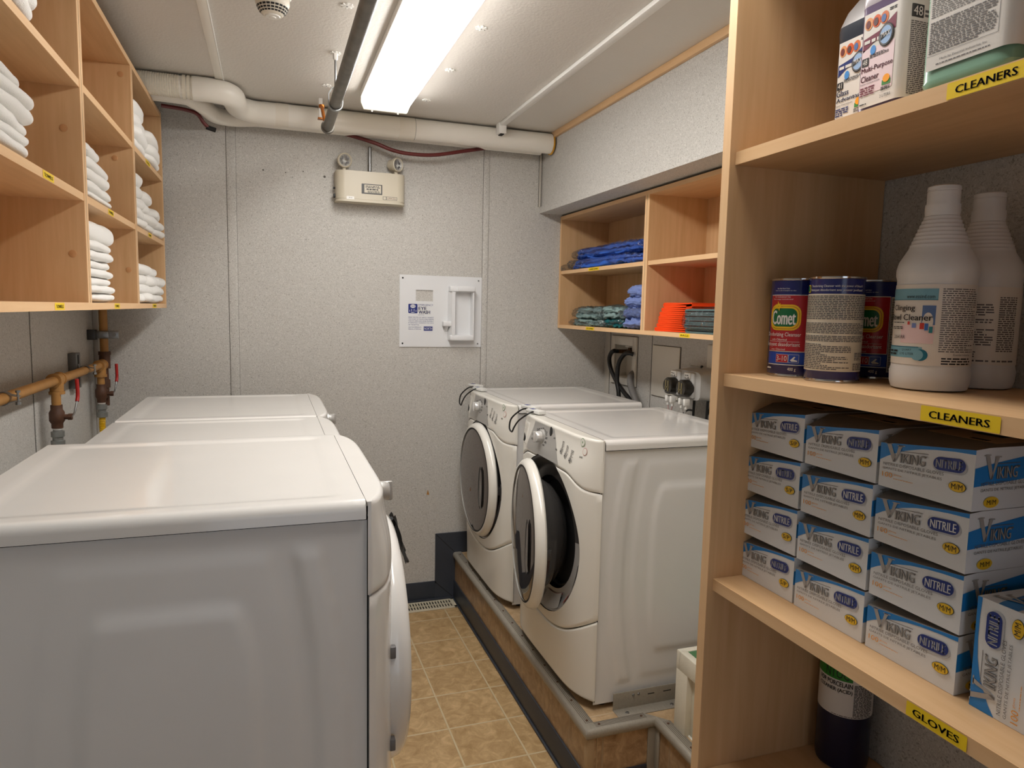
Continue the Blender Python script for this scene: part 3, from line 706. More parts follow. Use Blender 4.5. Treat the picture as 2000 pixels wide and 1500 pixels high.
gp('riser_tee', M_rust, lambda b: b.tube([(-.695, 3.49, 1.35), (-.695, 3.49, 1.285)], .022, 18).lathe([(.025, 1.345), (.025, 1.36)], (-.695, 3.49, 0), 18).tube([(-.695, 3.49, 1.30), (-.695, 3.49, 1.12)], .0135, 14).lathe([(.019, 1.20), (.019, 1.235)], (-.695, 3.49, 0), 8))
def drop(y, hy, hz, flex):
    x = -.70
    v = gp('shut_off_valve', M_rust, lambda b: (b.tube([(x, y, 1.265), (x, y, 1.205)], .0135, 14).lathe([(.0185, 1.222), (.0185, 1.206), (.024, 1.196), (.024, 1.168), (.018, 1.158), (.018, 1.142)], (x, y, 0), 14).tube([(x, y, 1.18), (x+.045, y, 1.18)], .009, 10).lathe([(.012, x+.034), (.012, x+.046)], (0, y, 1.18), 6, 'X')))
    h = MB(M_steel); h.T = Matrix.Translation(-o0); h.tube([(x+.043, y, 1.18), (x+.046, y+.028, 1.188), (x+.048, y+.05, 1.215), (x+.049, y+.06, 1.232)], .0035, 8, 4)
    h.use(M_red).tube([(x+.049, y+.057, 1.226), (x+.050, y+.066, 1.25), (x+.050, y+.062, 1.305)], .0062, 10, 4)
    h.build('lever_handle', v)
    gp('pipe_thread', M_brown, lambda b: b.tube([(x, y, 1.268), (x, y, 1.222)], .0145, 14))
    gp('union_nut', mat('zinc_union', (150, 152, 148), rough=.4, metal=.6), lambda b: b.lathe([(.014, 1.144), (.014, 1.132), (.021, 1.130), (.021, 1.112), (.0165, 1.110), (.0165, 1.100), (.022, 1.098), (.022, 1.078), (.012, 1.074)], (x, y, 0), 12).use(M_whitep).tube([(x, y, 1.146), (x, y, 1.136)], .0148, 14))
    gp('flex_connector', M_flex, lambda b: b.tube(flex, .0125, 14, 14, rf=lambda q, i: 1+.10*(1 if i % 2 else -1)))
drop(2.752, 0, 0, [(-.70, 2.752, 1.078), (-.702, 2.75, 1.03), (-.69, 2.73, .93), (-.66, 2.70, .85), (-.62, 2.66, .80)])
drop(3.425, 0, 0, [(-.70, 3.425, 1.078), (-.70, 3.42, 1.03), (-.685, 3.38, .98), (-.66, 3.30, .945), (-.62, 3.22, .92)])
M_strut = mat('strut_grey', (112, 112, 110), rough=.45, metal=.5)
for i, (y, z0, z1) in enumerate(((2.26, 1.235, 1.375), (3.16, 1.235, 1.375))):
    tt = thing('pipe_clamp', 'grey channel bracket with zinc clamp holding the gas pipe, %s' % ('at the left photo edge' if i == 0 else 'between the two pipe drops'), 'pipe clamp', (XL, y, (z0+z1)/2), group='gas pipe clamps')
    MB(M_strut).box(0, .028, -.034, .034, -.07, .07, .002).use(M_gap).box(.027, .0284, -.010, .010, -.062, .062).build('channel', tt)
    b = MB(M_steel); zc_ = 1.307-(z0+z1)/2
    for s in (-1, 1): strap(b, [(.026, s*.004, zc_+s*.030)] + [(.05+.0185*math.cos(a)*-1, s*.001, zc_+.0185*math.sin(a)*s) for a in [PI*k/10 for k in range(0, 9)]] + [(.088, 0, zc_+s*.005)], .020, .0025)
    b.lathe([(.007, -.018), (.007, -.010), (.003, -.010), (.003, .016), (.0065, .016), (.0065, .022)], (.084, 0, zc_), 8).build('clamp', tt)
tt = thing('pipe_clamp', 'small black and zinc clamp holding the upright gas riser in the corner', 'pipe clamp', (XL, 3.49, 1.435), group='gas pipe clamps')
MB(M_dark).box(0, .032, -.05, -.005, -.022, .022, .002).use(M_steel).box(.03, .118, -.026, -.022, -.017, .017, .002).box(.03, .08, -.03, .0, -.015, .015, .003).lathe([(.0085, -.034), (.0085, -.024)], (.10, 0, 0), 8, 'Y').build('clamp', tt)

# ================================================================ DRYERS AND WASHERS
MW = .686; HWID = MW/2
def bow(y):
    s = min(1, abs(y)/HWID); return .060*(1-s**6)
ZD, RB = .516, .283            # door centre height, bezel radius
def seam_top(y):
    a = abs(y)
    if a < .10: return ZD+math.sqrt(RB*RB-a*a)
    z1 = ZD+math.sqrt(RB*RB-.01)
    if a < .17: return z1+(.780-z1)*sst(.10, .17, a)
    return .780-(.780-.742)*sst(.17, .31, a)
def seam_low(y): return .201+.115*(abs(y)/HWID)**2.3
def sx(y, z, H=.914):
    k = 1-.32*sst(.76, H-.01, z)**1.4 if z > .76 else 1
    k *= 1-.12*sst(.30, .02, z)
    return bow(y)*k
def seg_surface(b, y0, y1, lo, hi, ny, nz, H, inset=0.0, rnd=.006):
    """front skin between two z curves with softly rounded rims"""
    def fn(a, t):
        y = y0+(y1-y0)*a; l, h = lo(y), hi(y); z = l+(h-l)*t
        d = min(z-l, h-z, (y-y0), (y1-y)); x = sx(y, z, H)-inset
        if d < rnd: x -= (rnd-math.sqrt(max(0, rnd*rnd-(rnd-d)**2)))*.8
        return (x, y, z)
    b.grid(fn, ny, nz)
def uneven(n, rnd, L):           # parameter helper: extra samples close to both ends
    return n
def emboss(d, z):
    t = (z-.47)/.37; h = 0
    wa = sst(.845, .832, z)*sst(.085, .098, z)
    l1, r1 = .043+.044*t*t, .0905+.038*t*t
    h += .0052*wa*sst(l1-.005, l1+.003, d)*sst(r1+.006, r1-.004, d)
    wb = sst(.848, .828, z)*sst(.088, .110, z); l2 = .124+.046*t*t; far = .53-.046*t*t
    h += .0036*wb*sst(l2-.006, l2+.008, d)*sst(far+.012, far-.008, d)
    t3 = (z-.47)/.29; l3 = .192+.034*t3**4; wc = sst(.768, .742, z)*sst(.172, .198, z); f3 = .46-.03*t3**4
    rim = wc*sst(l3-.008, l3+.008, d)*sst(f3+.010, f3-.010, d)
    h += .0066*rim
    return h
M_knob = mat('knob_silver', (214, 213, 210), rough=.22, metal=.35)
def machine(root, H=.914, dep=.606, washer=True, open_ang=0, knob_mat=M_knob):
    ft = .021
    M_con = M_bisque if washer else M_white
    # cabinet with pressed side panels
    b = MB(M_side)
    for s in (-1, 1):
        def fn(a, t, s=s):
            d = dep*a; z = ft+(H-.036-ft)*t
            return (-d, s*(HWID-.0098+emboss(d, z*(.914/H))), z)
        b.grid(fn, 70, 84)
    b.grid(lambda a, t: (-dep, -HWID+.006+(MW-.012)*a, ft+(H-.036-ft)*t), 3, 3)
    b.box(-dep+.01, -.02, -HWID+.01, HWID-.01, ft, ft+.01)
    if not washer: b.box(-.03, -.004, -HWID+.014, HWID-.014, .05, H-.05)
    else:
        # front wall ring behind the skin
        b.box(-.03, -.004, -HWID+.014, -.30, .05, H-.05).box(-.03, -.004, .30, HWID-.014, .05, H-.05).box(-.03, -.004, -.30, .30, .81, H-.05).box(-.03, -.004, -.30, .30, .05, .22)
    b.build('cabinet', root)
    b = MB(M_gap); b.box(-dep+.012, -.022, -HWID+.013, HWID-.013, H-.040, H-.030)
    b.build('lid_gap', root)
    b = MB(M_gap); b.box(-.0065, -.0035, -HWID+.0095, HWID-.0095, .03, H-.034)
    b.build('front_seam', root)
    # lid with pressed recess
    b = MB(M_white); e = .018
    def lid(a, t):
        # a along depth, t across incl. rolled edges
        x = -.009-(dep-.009)*a
        seg = t*1.3-.15
        if seg < 0: th = -seg/.15; ang = PI/2*th; y = -HWID+e-e*math.sin(ang); z = H-e+e*math.cos(ang)
        elif seg > 1: th = (seg-1)/.15; ang = PI/2*th; y = HWID-e+e*math.sin(ang); z = H-e+e*math.cos(ang)
        else:
            y = -HWID+e+(MW-2*e)*seg
            q = sst(.045, .062, HWID-abs(y)+0)*sst(.050, .070, -x-.0)*sst(dep-.045, dep-.065, -x); z = H-.0028*q
        return (x, y, z)
    G = b.grid(lid, 60, 90)
    # skirts
    for col_ in (0, 89):
        row = [G[k][col_] for k in range(60)]; low = []
        for q in row: low.append(b.bm.verts.new((q.co.x, q.co.y, H-.032)))
        for k in range(59): b.f([row[k], row[k+1], low[k+1], low[k]])
    row = G[59]; low = [b.bm.verts.new((q.co.x-.001, q.co.y, H-.032)) for q in row]
    for k in range(89): b.f([row[k], row[k+1], low[k+1], low[k]])
    bmesh.ops.remove_doubles(b.bm, verts=b.bm.verts, dist=1e-5)
    b.build('lid', root, sharp=60)
    # console
    zt = H-.010
    b = MB(M_con)
    dz = H-.914
    stop = lambda y: seam_top(y)+dz
    sxx = lambda y, z: sx(y, z-dz)
    def cons(a, t):
        y = -HWID+MW*a; l = stop(y)+.0015
        if t < .6:
            z = l+(zt-l)*(t/.6); x = sxx(y, z)
            if z-l < .004: x -= .003*(1-(z-l)/.004)
        elif t < .8:
            an = (t-.6)/.2*PI/2; x0 = sxx(y, zt); x = x0-.010*(1-math.cos(an)) if x0 > .012 else x0*(1-(1-math.cos(an))*.8); z = zt+.0095*math.sin(an)
        else:
            x0 = sxx(y, zt); x1 = x0-.010 if x0 > .012 else x0*.2; q = (t-.8)/.2; x = x1+(-.0078-x1)*q; z = zt+.0095
        return (x, y, z)
    G = b.grid(cons, 121, 44)
    for k, s in ((0, -1), (120, 1)):
        row = G[k]; inn = [b.bm.verts.new((-.006, s*HWID, q.co.z)) for q in row]
        for i in range(len(row)-1): b.f([row[i], row[i+1], inn[i+1], inn[i]])
    con = b.build('console', root, sharp=50)
    # lower front
    b = MB(M_con)
    def low_(a, t):
        y = -HWID+.001+(MW-.002)*a; h = seam_low(y)-.002; z = ft+.012+(h-ft-.012)*t; x = sx(y, z)
        d = min(h-z, z-ft-.012)
        if d < .008: x -= .007*(1-math.sqrt(max(0, 1-(1-d/.008)**2)))
        return (x, y, z)
    ts = []
    G = b.grid(low_, 61, 50)
    for row in (G[0], G[60]):
        inn = [b.bm.verts.new((-.002, q.co.y, q.co.z)) for q in row]
        for i in range(len(row)-1): b.f([row[i], row[i+1], inn[i+1], inn[i]])
    for idx in (0, 49):
        row = [G[k][idx] for k in range(61)]; inn = [b.bm.verts.new((-.002, q.co.y, q.co.z)) for q in row]
        for i in range(60): b.f([row[i], row[i+1], inn[i+1], inn[i]])
    b.build('kick_panel', root, sharp=60)
    # main front with the round door opening
    b = MB(M_con); r0 = RB-.002 if washer else .262
    NA = 120
    def reach(th):
        c, s = math.cos(th), math.sin(th); lo, hi = r0*.5, .6
        for _ in range(26):
            m = (lo+hi)/2; y, z = m*c, ZD+dz+m*s
            ok = abs(y) < HWID-.0015 and z < stop(y)-.0015 and z > seam_low(y)+.0015
            if ok: lo = m
            else: hi = m
        return lo
    def front(a, t):
        th = 2*PI*a; R1 = reach(th); r_in = min(r0, R1-.0005); r = r_in+(R1-r_in)*t
        y, z = r*math.cos(th), ZD+dz+r*math.sin(th); x = sxx(y, z)
        if R1-r < .006: x -= .005*(1-math.sqrt(max(0, 1-(1-(R1-r)/.006)**2)))
        return (x, y, z)
    G = b.grid(front, NA, 16, cu=True)
    ed = [G[k][15] for k in range(NA)]; inn = [b.bm.verts.new((-.003, q.co.y, q.co.z)) for q in ed]
    for k in range(NA): b.f([ed[k], ed[(k+1) % NA], inn[(k+1) % NA], inn[k]])
    b.build('front_panel', root, sharp=60)
    MB(M_gap).box(-.012, -.003, -HWID+.012, HWID-.012, .04, .30).build('seam_shadow', root)
    MB(M_gap).box(-.012, -.003, -HWID+.012, HWID-.012, .73, .80).build('seam_shadow', root)
    fm = lambda y, z, off: Vector((sxx(y, z)+off+.0004, y, z))
    # control fascia
    b = MB(M_silver)
    tz, bz = .902+dz, .790+dz
    lf = lambda z: -.205+.052*(z-bz)/(tz-bz); rf = lambda z: .121-.085*(z-bz)/(tz-bz)
    rows = []
    for k in range(13):
        z = bz+(tz-bz)*k/12; rows.append([b.v(fm(lf(z)+(rf(z)-lf(z))*j/10, z, .0004)) for j in range(11)])
    for r0_, r1_ in zip(rows, rows[1:]):
        for j in range(10): b.f([r0_[j], r0_[j+1], r1_[j+1], r1_[j]])
    b.build('control_fascia', con)
    b = MB(M_dark); pt = M_dark
    b.use(M_black).ell(fm, .010, .889+dz, .013, .017, 4)
    for k in range(6): b.use(M_text).bars(fm, -.125+k*.018, -.110+k*.018, .876+dz-.004*abs(k-3), .892+dz-.004*abs(k-3), 3, 3)
    for (y, z) in ((-.150, .852), (-.150, .835), (-.02, .845), (-.02, .86)): b.bars(fm, y-.010, y+.010, z+dz-.004, z+dz+.004, 2, 3)
    for (y, z) in ((-.035, .835), (.050, .875), (.085, .842)): b.use(M_text).bars(fm, y-.008, y+.010, z+dz-.006, z+dz, 2, 3)
    for k, y in enumerate((.130, .168, .208)):
        z0 = .832-k*.008+dz
        b.use(M_grey).bars(fm, y-.008, y+.012, z0, z0+.046, 9, 3, ragged=.5, fill=.42)
        b.use(M_silver).ell(fm, y-.008, z0+.010, .006, .009, 3); b.use(M_text).bars(fm, y-.012, y-.004, z0+.006, z0+.012, 1, 4)
    g = MB(mat('start_green', (128, 160, 122), rough=.5)).ell(fm, .262, .896+dz, .0118, .0142, 3).use(M_bisque).ell(fm, .262, .896+dz, .0100, .0122, 4).use(mat('start_green', (0, 0, 0))).ell(fm, .262, .896+dz, .003, .004, 5); g.build('start_button', con)
    g = MB(mat('stop_red', (196, 138, 128), rough=.5)).ell(fm, .278, .868+dz, .0105, .0125, 3).use(M_bisque).ell(fm, .278, .868+dz, .0090, .0107, 4); g.build('stop_button', con)
    b.use(M_text).bars(fm, .256, .272, .845+dz, .851+dz, 2, 3)
    b.build('control_print', con)
    kx, ky, kz = sxx(-.065, .857+dz), -.065, .857+dz
    b = MB(M_silver).lathe([(.027, kx-.004), (.0265, kx+.006), (.024, kx+.008)], (0, ky, kz), 32, 'X')
    b.use(knob_mat).lathe([(.0215, kx+.006), (.0205, kx+.024), (.018, kx+.028), (.0, kx+.029)], (0, ky, kz), 32, 'X', cap0=False)
    b.box(kx+.012, kx+.036, ky-.005, ky+.005, kz-.021, kz+.021, .003)
    b.build('program_knob', root)
    # dispenser / lint drawer notch on the left
    if washer:
        b = MB(M_bisque); y0 = -.316
        b.grid(lambda a, t: fm(y0+.105*a, .800+dz+.085*t, .0025*(1 if 0.04 < a < .96 and .04 < t < .96 else 0)), 20, 16)
        b.use(M_gap).prism([(-.245, .812+dz), (-.205, .795+dz), (-.236, .842+dz)], 'X', sxx(-.22, .82+dz)+.001, sxx(-.22, .82+dz)+.0030)
        b.build('dispenser_drawer', root)
    # door
    hy = -.268; hx = .052
    DM = []
    doorroot_x = .050
    def dpt(b): b.T = Matrix.Translation((-hx, -hy, -(ZD+dz)))
    b = MB(M_con); dpt(b); c = (0, 0, ZD+dz)
    fx = .092
    b.lathe([(.246, .056), (.262, .054 if washer else .030), (.2685, .060), (.2695, .068), (.264, .082), (.254, fx-.001), (.247, fx), (.2435, fx-.003)], c, 72, 'X', cap0=False, cap1=False)
    b.lathe([(.246, .056), (.235, .050), (.16, .046), (.155, .020), (.12, -.005)], c, 60, 'X', cap0=False, cap1=True) if not washer else b.lathe([(.246, .056), (.225, .052), (.205, .058)], c, 60, 'X', cap0=False, cap1=False)
    d = b.build('door', root, sharp=40); d.location = (hx, hy, ZD+dz)
    if washer:
        b = MB(M_glass); dpt(b); b.lathe([(.2435, fx-.003), (.238, fx-.001), (.20, fx+.003), (.10, fx+.008), (0, fx+.0095)], c, 72, 'X', cap0=False)
        b.build('door_glass', d, sharp=60)
        b = MB(M_gap); dpt(b); b.lathe([(.2462, fx+.0002), (.2400, fx+.0012)], c, 72, 'X', False, False).build('glass_rim', d)
        b = MB(mat('clear_door_bowl', (64, 62, 60), rough=.08)); dpt(b); b.lathe([(.206, .058), (.200, .03), (.175, -.01), (.13, -.045), (.06, -.06), (0, -.062)], c, 60, 'X', cap0=False).build('glass_bowl', d)
        gx = fx+.005
        hm = lambda y, z, off: Vector((gx+.0022+off+.004*(1-(y*y+(z-ZD)**2)/.06), y, z))
        b = MB(M_black); dpt(b); b.ell(hm, .145, ZD-.005, .026, .098, 1, 24).use(M_chrome).ell(hm, .149, ZD-.03, .014, .060, 3, 24).use(M_glass).ell(hm, .158, ZD-.005, .020, .088, 4, 24)
        b.build('handle', d)
        b = MB(M_dark); dpt(b); b.box(.035, .058, .222, .250, ZD-.018, ZD+.018, .004).build('latch', d)
        d.rotation_euler[2] = -open_ang
        # tub opening
        b = MB(M_dark); c2 = (0, 0, ZD)
        # bezel dish: dark above, silver below
        def dish(a, t):
            th = 2*PI*a; r = RB-.003-(RB-.003-.205)*t; y, z = r*math.cos(th), ZD+r*math.sin(th)
            return (sx(y, z)-.004-.030*sst(0, .55, t), y, z)
        n0, n1 = 120, 20
        Rr = [[b.v(dish(a/n0, q/(n1-1))) for q in range(n1)] for a in range(n0)]
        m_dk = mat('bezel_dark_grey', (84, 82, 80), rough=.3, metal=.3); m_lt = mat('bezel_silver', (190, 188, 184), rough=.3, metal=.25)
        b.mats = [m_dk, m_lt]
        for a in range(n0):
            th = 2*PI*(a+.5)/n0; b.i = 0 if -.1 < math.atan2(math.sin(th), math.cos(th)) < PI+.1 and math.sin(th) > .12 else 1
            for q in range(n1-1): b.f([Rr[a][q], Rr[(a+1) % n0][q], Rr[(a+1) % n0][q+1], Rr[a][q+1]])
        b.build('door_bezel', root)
        b = MB(M_black)
        b.lathe([(.207, -.004), (.200, .010), (.192, .012), (.186, .002), (.190, -.03), (.185, -.055), (.176, -.06)], c2, 60, 'X', False, False).build('door_gasket', root)
        m_drum = mat('drum_steel', (150, 150, 148), rough=.3, metal=.9)
        b = MB(m_drum); b.lathe([(.176, -.06), (.24, -.075), (.245, -.10), (.245, -.42), (.05, -.44), (0, -.44)], c2, 48, 'X', False)
        for k in range(3):
            a = PI*2/3*k+.5; b.T = Matrix.Translation((0, 0, ZD)) @ Matrix.Rotation(a, 4, 'X'); b.prism([(-.03, .245), (.03, .245), (.010, .19), (-.010, .19)], 'X', -.40, -.11)
        b.T = Matrix.Identity(4); b.build('drum', root)
        # warning stickers on the silver part of the bezel
        pm = lambda th, r, off: Vector((sx(r*math.cos(th), ZD+r*math.sin(th))-.004-.030*sst(0, .55, (RB-.003-r)/(RB-.003-.205))+off+.0030, r*math.cos(th), ZD+r*math.sin(th)))
        m_warn = mat('warning_orange', (188, 62, 30), rough=.5); m_lab = mat('sticker_silver', (206, 204, 200), rough=.4)
        b = MB(m_lab)
        def arc(m, a0, a1, r0a, r1a, lay, n=18):
            b.use(m); pr = None
            for k in range(n+1):
                a = a0+(a1-a0)*k/n; p = (b.v(pm(a, r0a, lay*LAY)), b.v(pm(a, r1a, lay*LAY)))
                if pr: b.f([pr[0], p[0], p[1], pr[1]], False)
                pr = p
        arc(m_lab, -1.62, -1.0, .222, .272, 1); arc(m_warn, -1.62, -1.0, .222, .230, 2)
        for r in (.237, .246, .255, .263): arc(M_text, -1.58, -1.05-(.02 if r < .25 else .12), r, r+.0035, 2)
        b.build('warning_label', root); b = MB(m_lab)
        arc(m_lab, -.82, -.14, .250, .272, 1); arc(m_warn, -.82, -.14, .262, .272, 2)
        for r in (.252, .257): arc(M_text, -.78, -.60, r, r+.0025, 2)
        b.build('warning_label', root); b = MB(M_text)
        for k, a in enumerate((1.10, 1.22, 1.34)):
            for r in (.240, .250, .260): arc(M_text, a, a+.08, r, r+.005, 2, 4)
        b.build('bezel_print', root)
        MB(M_black).lathe([(.006, .015), (.006, .019)], (0, .262, ZD+.03), 12, 'X').box(.0, .022, .238, .262, ZD-.060, ZD-.020, .003).build('lock_slot', root)
    else:
        b = MB(M_con); dpt(b); b.lathe([(.2435, fx-.003), (.20, fx+.006), (.10, fx+.012), (0, fx+.014)], c, 72, 'X', cap0=False).build('door_skin', d, sharp=60)
        for hz in (-.13, .06):
            b = MB(M_grey); dpt(b); b.box(.047, .058, -.266, -.250, ZD+dz+hz, ZD+dz+hz+.024, .002).build('hinge', d)
    for y in (-.29, .29):
        for x in (-.05, -dep+.05): MB(M_black).lathe([(.018, 0), (.018, .008), (.008, .010), (.008, ft+.004)], (x, y, 0), 14).build('foot', root)
    return root

# dryers (fronts to the aisle), on a plinth
yd = 1.2012
for i, (H, dep, zb, lab) in enumerate(((.972, .660, .27, 'white front-load dryer nearest the camera, its whole side panel visible'),
                                       (.914, .657, .27, 'white front-load dryer, middle one of the row of three'),
                                       (.914, .657, .27, 'white front-load dryer at the back wall, beside the yellow gas hose'))):
    r = thing('dryer', lab, 'dryer', (.163, yd+.69*i+.345-.0+.0, zb), 0, 'dryers under the towel cabinet')
    machine(r, H, dep, washer=False, knob_mat=M_silver)
b = MB(M_black); b.tube([(.262, 1.60, 1.085), (.272, 1.62, 1.06), (.292, 1.64, 1.01), (.302, 1.65, .985)], .006, 8, 4)
b.grid(lambda a, t: (.268+.036*t+.006*math.sin(a*9+t*5), 1.60+.05*a, 1.085-.115*t+.006*math.sin(a*11)), 8, 12)
tag(b.build('fabric_strap'), 'crumpled black fabric strap hanging from the door of the nearest dryer', 'strap')
# washers on the platform
w1 = thing('washer', 'white front-load washer nearest the camera, its round door hanging ajar', 'washer', (.995, 2.301, PZ+.0005), PI, 'washers on the platform')
machine(w1, open_ang=math.radians(10))
w2 = thing('washer', 'white front-load washer at the back wall, its round smoked door shut', 'washer', (.995, 3.123, PZ+.0005), PI, 'washers on the platform')
machine(w2)
# pairs of small white switch modules with black leads on top of each washer
def module(x, y, rz, lab):
    t = thing('switch_module', lab, 'switch box', (x, y, PZ+.9175), rz, 'switch modules on the washers')
    MB(mat('module_white', (222, 222, 218), rough=.4)).box(-.018, .018, -.045, .045, 0, .014, .003).use(M_blue).box(-.008, .010, .012, .034, .014, .0146).build('case', t)
    return t
for yy, wv in ((0, 'nearest'), (.822, 'rear')):
    module(1.012, 2.660+yy, .35, 'small white switch box at the far corner of the %s washer lid' % wv)
    module(.990, 2.545+yy*.955, .25, 'small white switch box with blue mark near the front edge of the %s washer lid' % wv)
    y0 = yy*.975
    b = MB(M_black).tube([(.985, 2.63+y0, 1.184), (.955, 2.625+y0, 1.178), (.928, 2.66+y0, 1.14), (.922, 2.665+y0, 1.10), (.924, 2.64+y0, 1.088), (.922, 2.61+y0, 1.11), (.928, 2.58+y0, 1.14), (.938, 2.54+y0, 1.165), (.962, 2.53+y0, 1.182), (.978, 2.535+y0, 1.184)], .0034, 8, 6)
    tag(b.build('lead_wire'), 'thin black lead looping over the corner of the %s washer' % wv, 'wire', 'leads on the washers')
# angle bracket bolted beside the nearest washer
b = MB(M_alu).box(1.060, 1.50, 1.948, 1.951, PZ, PZ+.060, .001).box(1.060, 1.50, 1.903, 1.951, PZ, PZ+.003, .001)
t = b.build('angle_bracket'); tag(t, 'worn metal angle bracket screwed to the platform beside the nearest washer', 'bracket')
b = MB(M_steel)
for x in (1.135, 1.155): b.lathe([(.005, 1.9478), (.004, 1.9455), (.001, 1.945)], (x, 0, PZ+.045), 12, 'Y')
for x in (1.10, 1.27): b.lathe([(.007, PZ+.003), (.005, PZ+.006), (.001, PZ+.0065)], (x, 1.922, 0), 12)
b.use(M_gap).box(1.19, 1.215, 1.9474, 1.948, PZ+.038, PZ+.041).box(1.25, 1.28, 1.9474, 1.948, PZ+.038, PZ+.041)
b.build('bolt', t)
# floor vent
t = thing('floor_vent', 'cream metal floor register at the back wall between the machines', 'vent', (.78, 3.505, 0))
b = MB(mat('vent_cream', (206, 196, 172), rough=.4))
b.box(-.15, .15, -.062, -.040, 0, .006, .002).box(-.15, .15, .040, .052, 0, .006, .002).box(-.15, -.125, -.062, .052, 0, .006, .002).box(.125, .15, -.062, .052, 0, .006, .002).build('frame', t)
b = MB(mat('vent_cream', (206, 196, 172)))
for k in range(17): b.box(-.124+k*.0152, -.116+k*.0152, -.042, .042, .0005, .0052)
b.box(-.125, .125, -.003, .003, .001, .0055); b.use(M_gap).box(-.127, .127, -.042, .042, .0002, .0008)
b.build('louvre', t)

# ================================================================ RIGHT WALL: OUTLET BOX, PANELS, DISPENSER
M_plate = mat('beige_wall_plate', (222, 217, 206), rough=.4)
t = thing('washer_outlet_box', 'beige recessed water outlet box with open cover on the right wall', 'outlet box', (XR, 3.33, 1.32))
b = MB(M_seam); b.box(-.0015, 0, -.143, -.098, -.128, .138).box(-.0015, 0, .100, .143, -.128, .138).box(-.0015, 0, -.1, .1, .088, .138).box(-.0015, 0, -.1, .1, -.128, -.088).use(M_plate).box(-.012, 0, -.140, -.098, -.125, .135, .003).box(-.012, 0, .100, .140, -.125, .135, .003).box(-.0118, 0, -.10, .101, .088, .135, .003).box(-.0118, 0, -.10, .101, -.125, -.088, .003).build('cover_frame', t)
b = MB(M_plate); b.box(.0, .07, -.098, -.095, -.088, .088).box(.0, .07, .097, .100, -.088, .088).box(.0, .07, -.098, .1, .085, .088).box(.0, .07, -.098, .1, -.088, -.085).box(.066, .07, -.098, .1, -.088, .088).build('recess_box', t)
b = MB(mat('old_brass', (92, 66, 40), rough=.4, metal=.6)); b.tube([(.03, .0, .085), (.03, .0, .045)], .011, 12).tube([(.03, -.03, .052), (.03, .035, .052)], .012, 12).tube([(.03, .03, .052), (-.03, .034, .052)], .011, 12).tube([(.03, -.028, .045), (-.02, -.03, .045)], .011, 12)
b.use(M_pvc).box(.0, .03, -.045, .0, .076, .084, .002).build('valve', t)
b = MB(M_whitep); fm = plane((.0655, .03, -.05), (0, -1, 0), (0, 0, 1)); b.rr(fm, 0, .028, 0, .060, .002, 1).use(M_red).rr(fm, .002, .026, .002, .018, .001, 2).use(M_blue).bars(fm, .003, .025, .022, .056, 4, 2); b.build('tag_label', t)
XH = 1.755
b = MB(M_black).tube([(1.775, 3.362, 1.372), (XH, 3.362, 1.374), (XH-.005, 3.36, 1.375), (XH-.008, 3.388, 1.360), (XH-.01, 3.402, 1.325), (XH-.01, 3.375, 1.270), (XH-.01, 3.31, 1.215), (XH-.01, 3.22, 1.165), (XH-.01, 3.15, 1.13), (XH-.01, 3.10, 1.06)], .0115, 12, 6)
tag(b.build('supply_hose'), 'black hose looping left out of the outlet box and down behind the rear washer', 'hose', 'black supply hoses')
b = MB(M_black).tube([(1.78, 3.20, 1.366), (XH+.005, 3.215, 1.372), (XH-.004, 3.25, 1.36), (XH-.02, 3.275, 1.31), (XH-.022, 3.28, 1.22), (XH-.02, 3.262, 1.16), (XH-.02, 3.25, 1.06)], .0115, 12, 6)
tag(b.build('supply_hose'), 'black hose dropping almost straight from the outlet box behind the rear washer', 'hose', 'black supply hoses')
b = MB(mat('grey_drain_hose', (112, 110, 108), rough=.5)).tube([(1.84, 3.22, 1.22), (1.815, 3.22, 1.262), (1.785, 3.215, 1.262), (1.765, 3.20, 1.235), (1.755, 3.165, 1.195), (1.75, 3.11, 1.145), (1.75, 3.05, 1.07)], .0165, 14, 6)
tag(b.build('drain_hose'), 'thicker grey drain hose curving out of the bottom of the outlet box', 'hose')
t = MB(M_seam).box(XR-.0015, XR, 2.787, 3.035, 1.173, 1.427).use(M_plate).box(XR-.008, XR-.0015, 2.79, 3.032, 1.176, 1.424, .003).build('blank_cover_plate'); tag(t, 'blank beige access panel on the right wall left of the detergent pump', 'wall plate')
t = MB(M_plate).box(XR-.007, XR, 2.32, 2.575, 1.195, 1.45, .003).build('blank_cover_plate'); tag(t, 'blank beige access panel right of the detergent pump, mostly behind the shelf unit', 'wall plate')
t = thing('detergent_dispenser', 'grey two-head detergent dosing pump mounted on the right wall', 'dispenser', (XR, 2.575, 1.277))
M_disp = mat('dispenser_grey', (176, 174, 170), rough=.38)
b = MB(M_disp)
def bx(a, t_):
    # barrel-shaped case: cross-section superellipse shrinking towards the front
    u = 2*PI*a; sg = lambda v, e: math.copysign(abs(v)**e, v)
    k = 1-.10*sst(.25, 1, t_); return (-.005-.100*t_, sg(math.cos(u), .32)*.118*k, sg(math.sin(u), .32)*.068*k)
G = b.grid(bx, 48, 12, cu=True); b.f([G[k][11] for k in range(48)])
b.box(-.012, 0, -.128, .124, -.074, .074, .006)
b.build('case', t)
fmx = plane((-.106, .11, -.06), (0, -1, 0), (0, 0, 1))
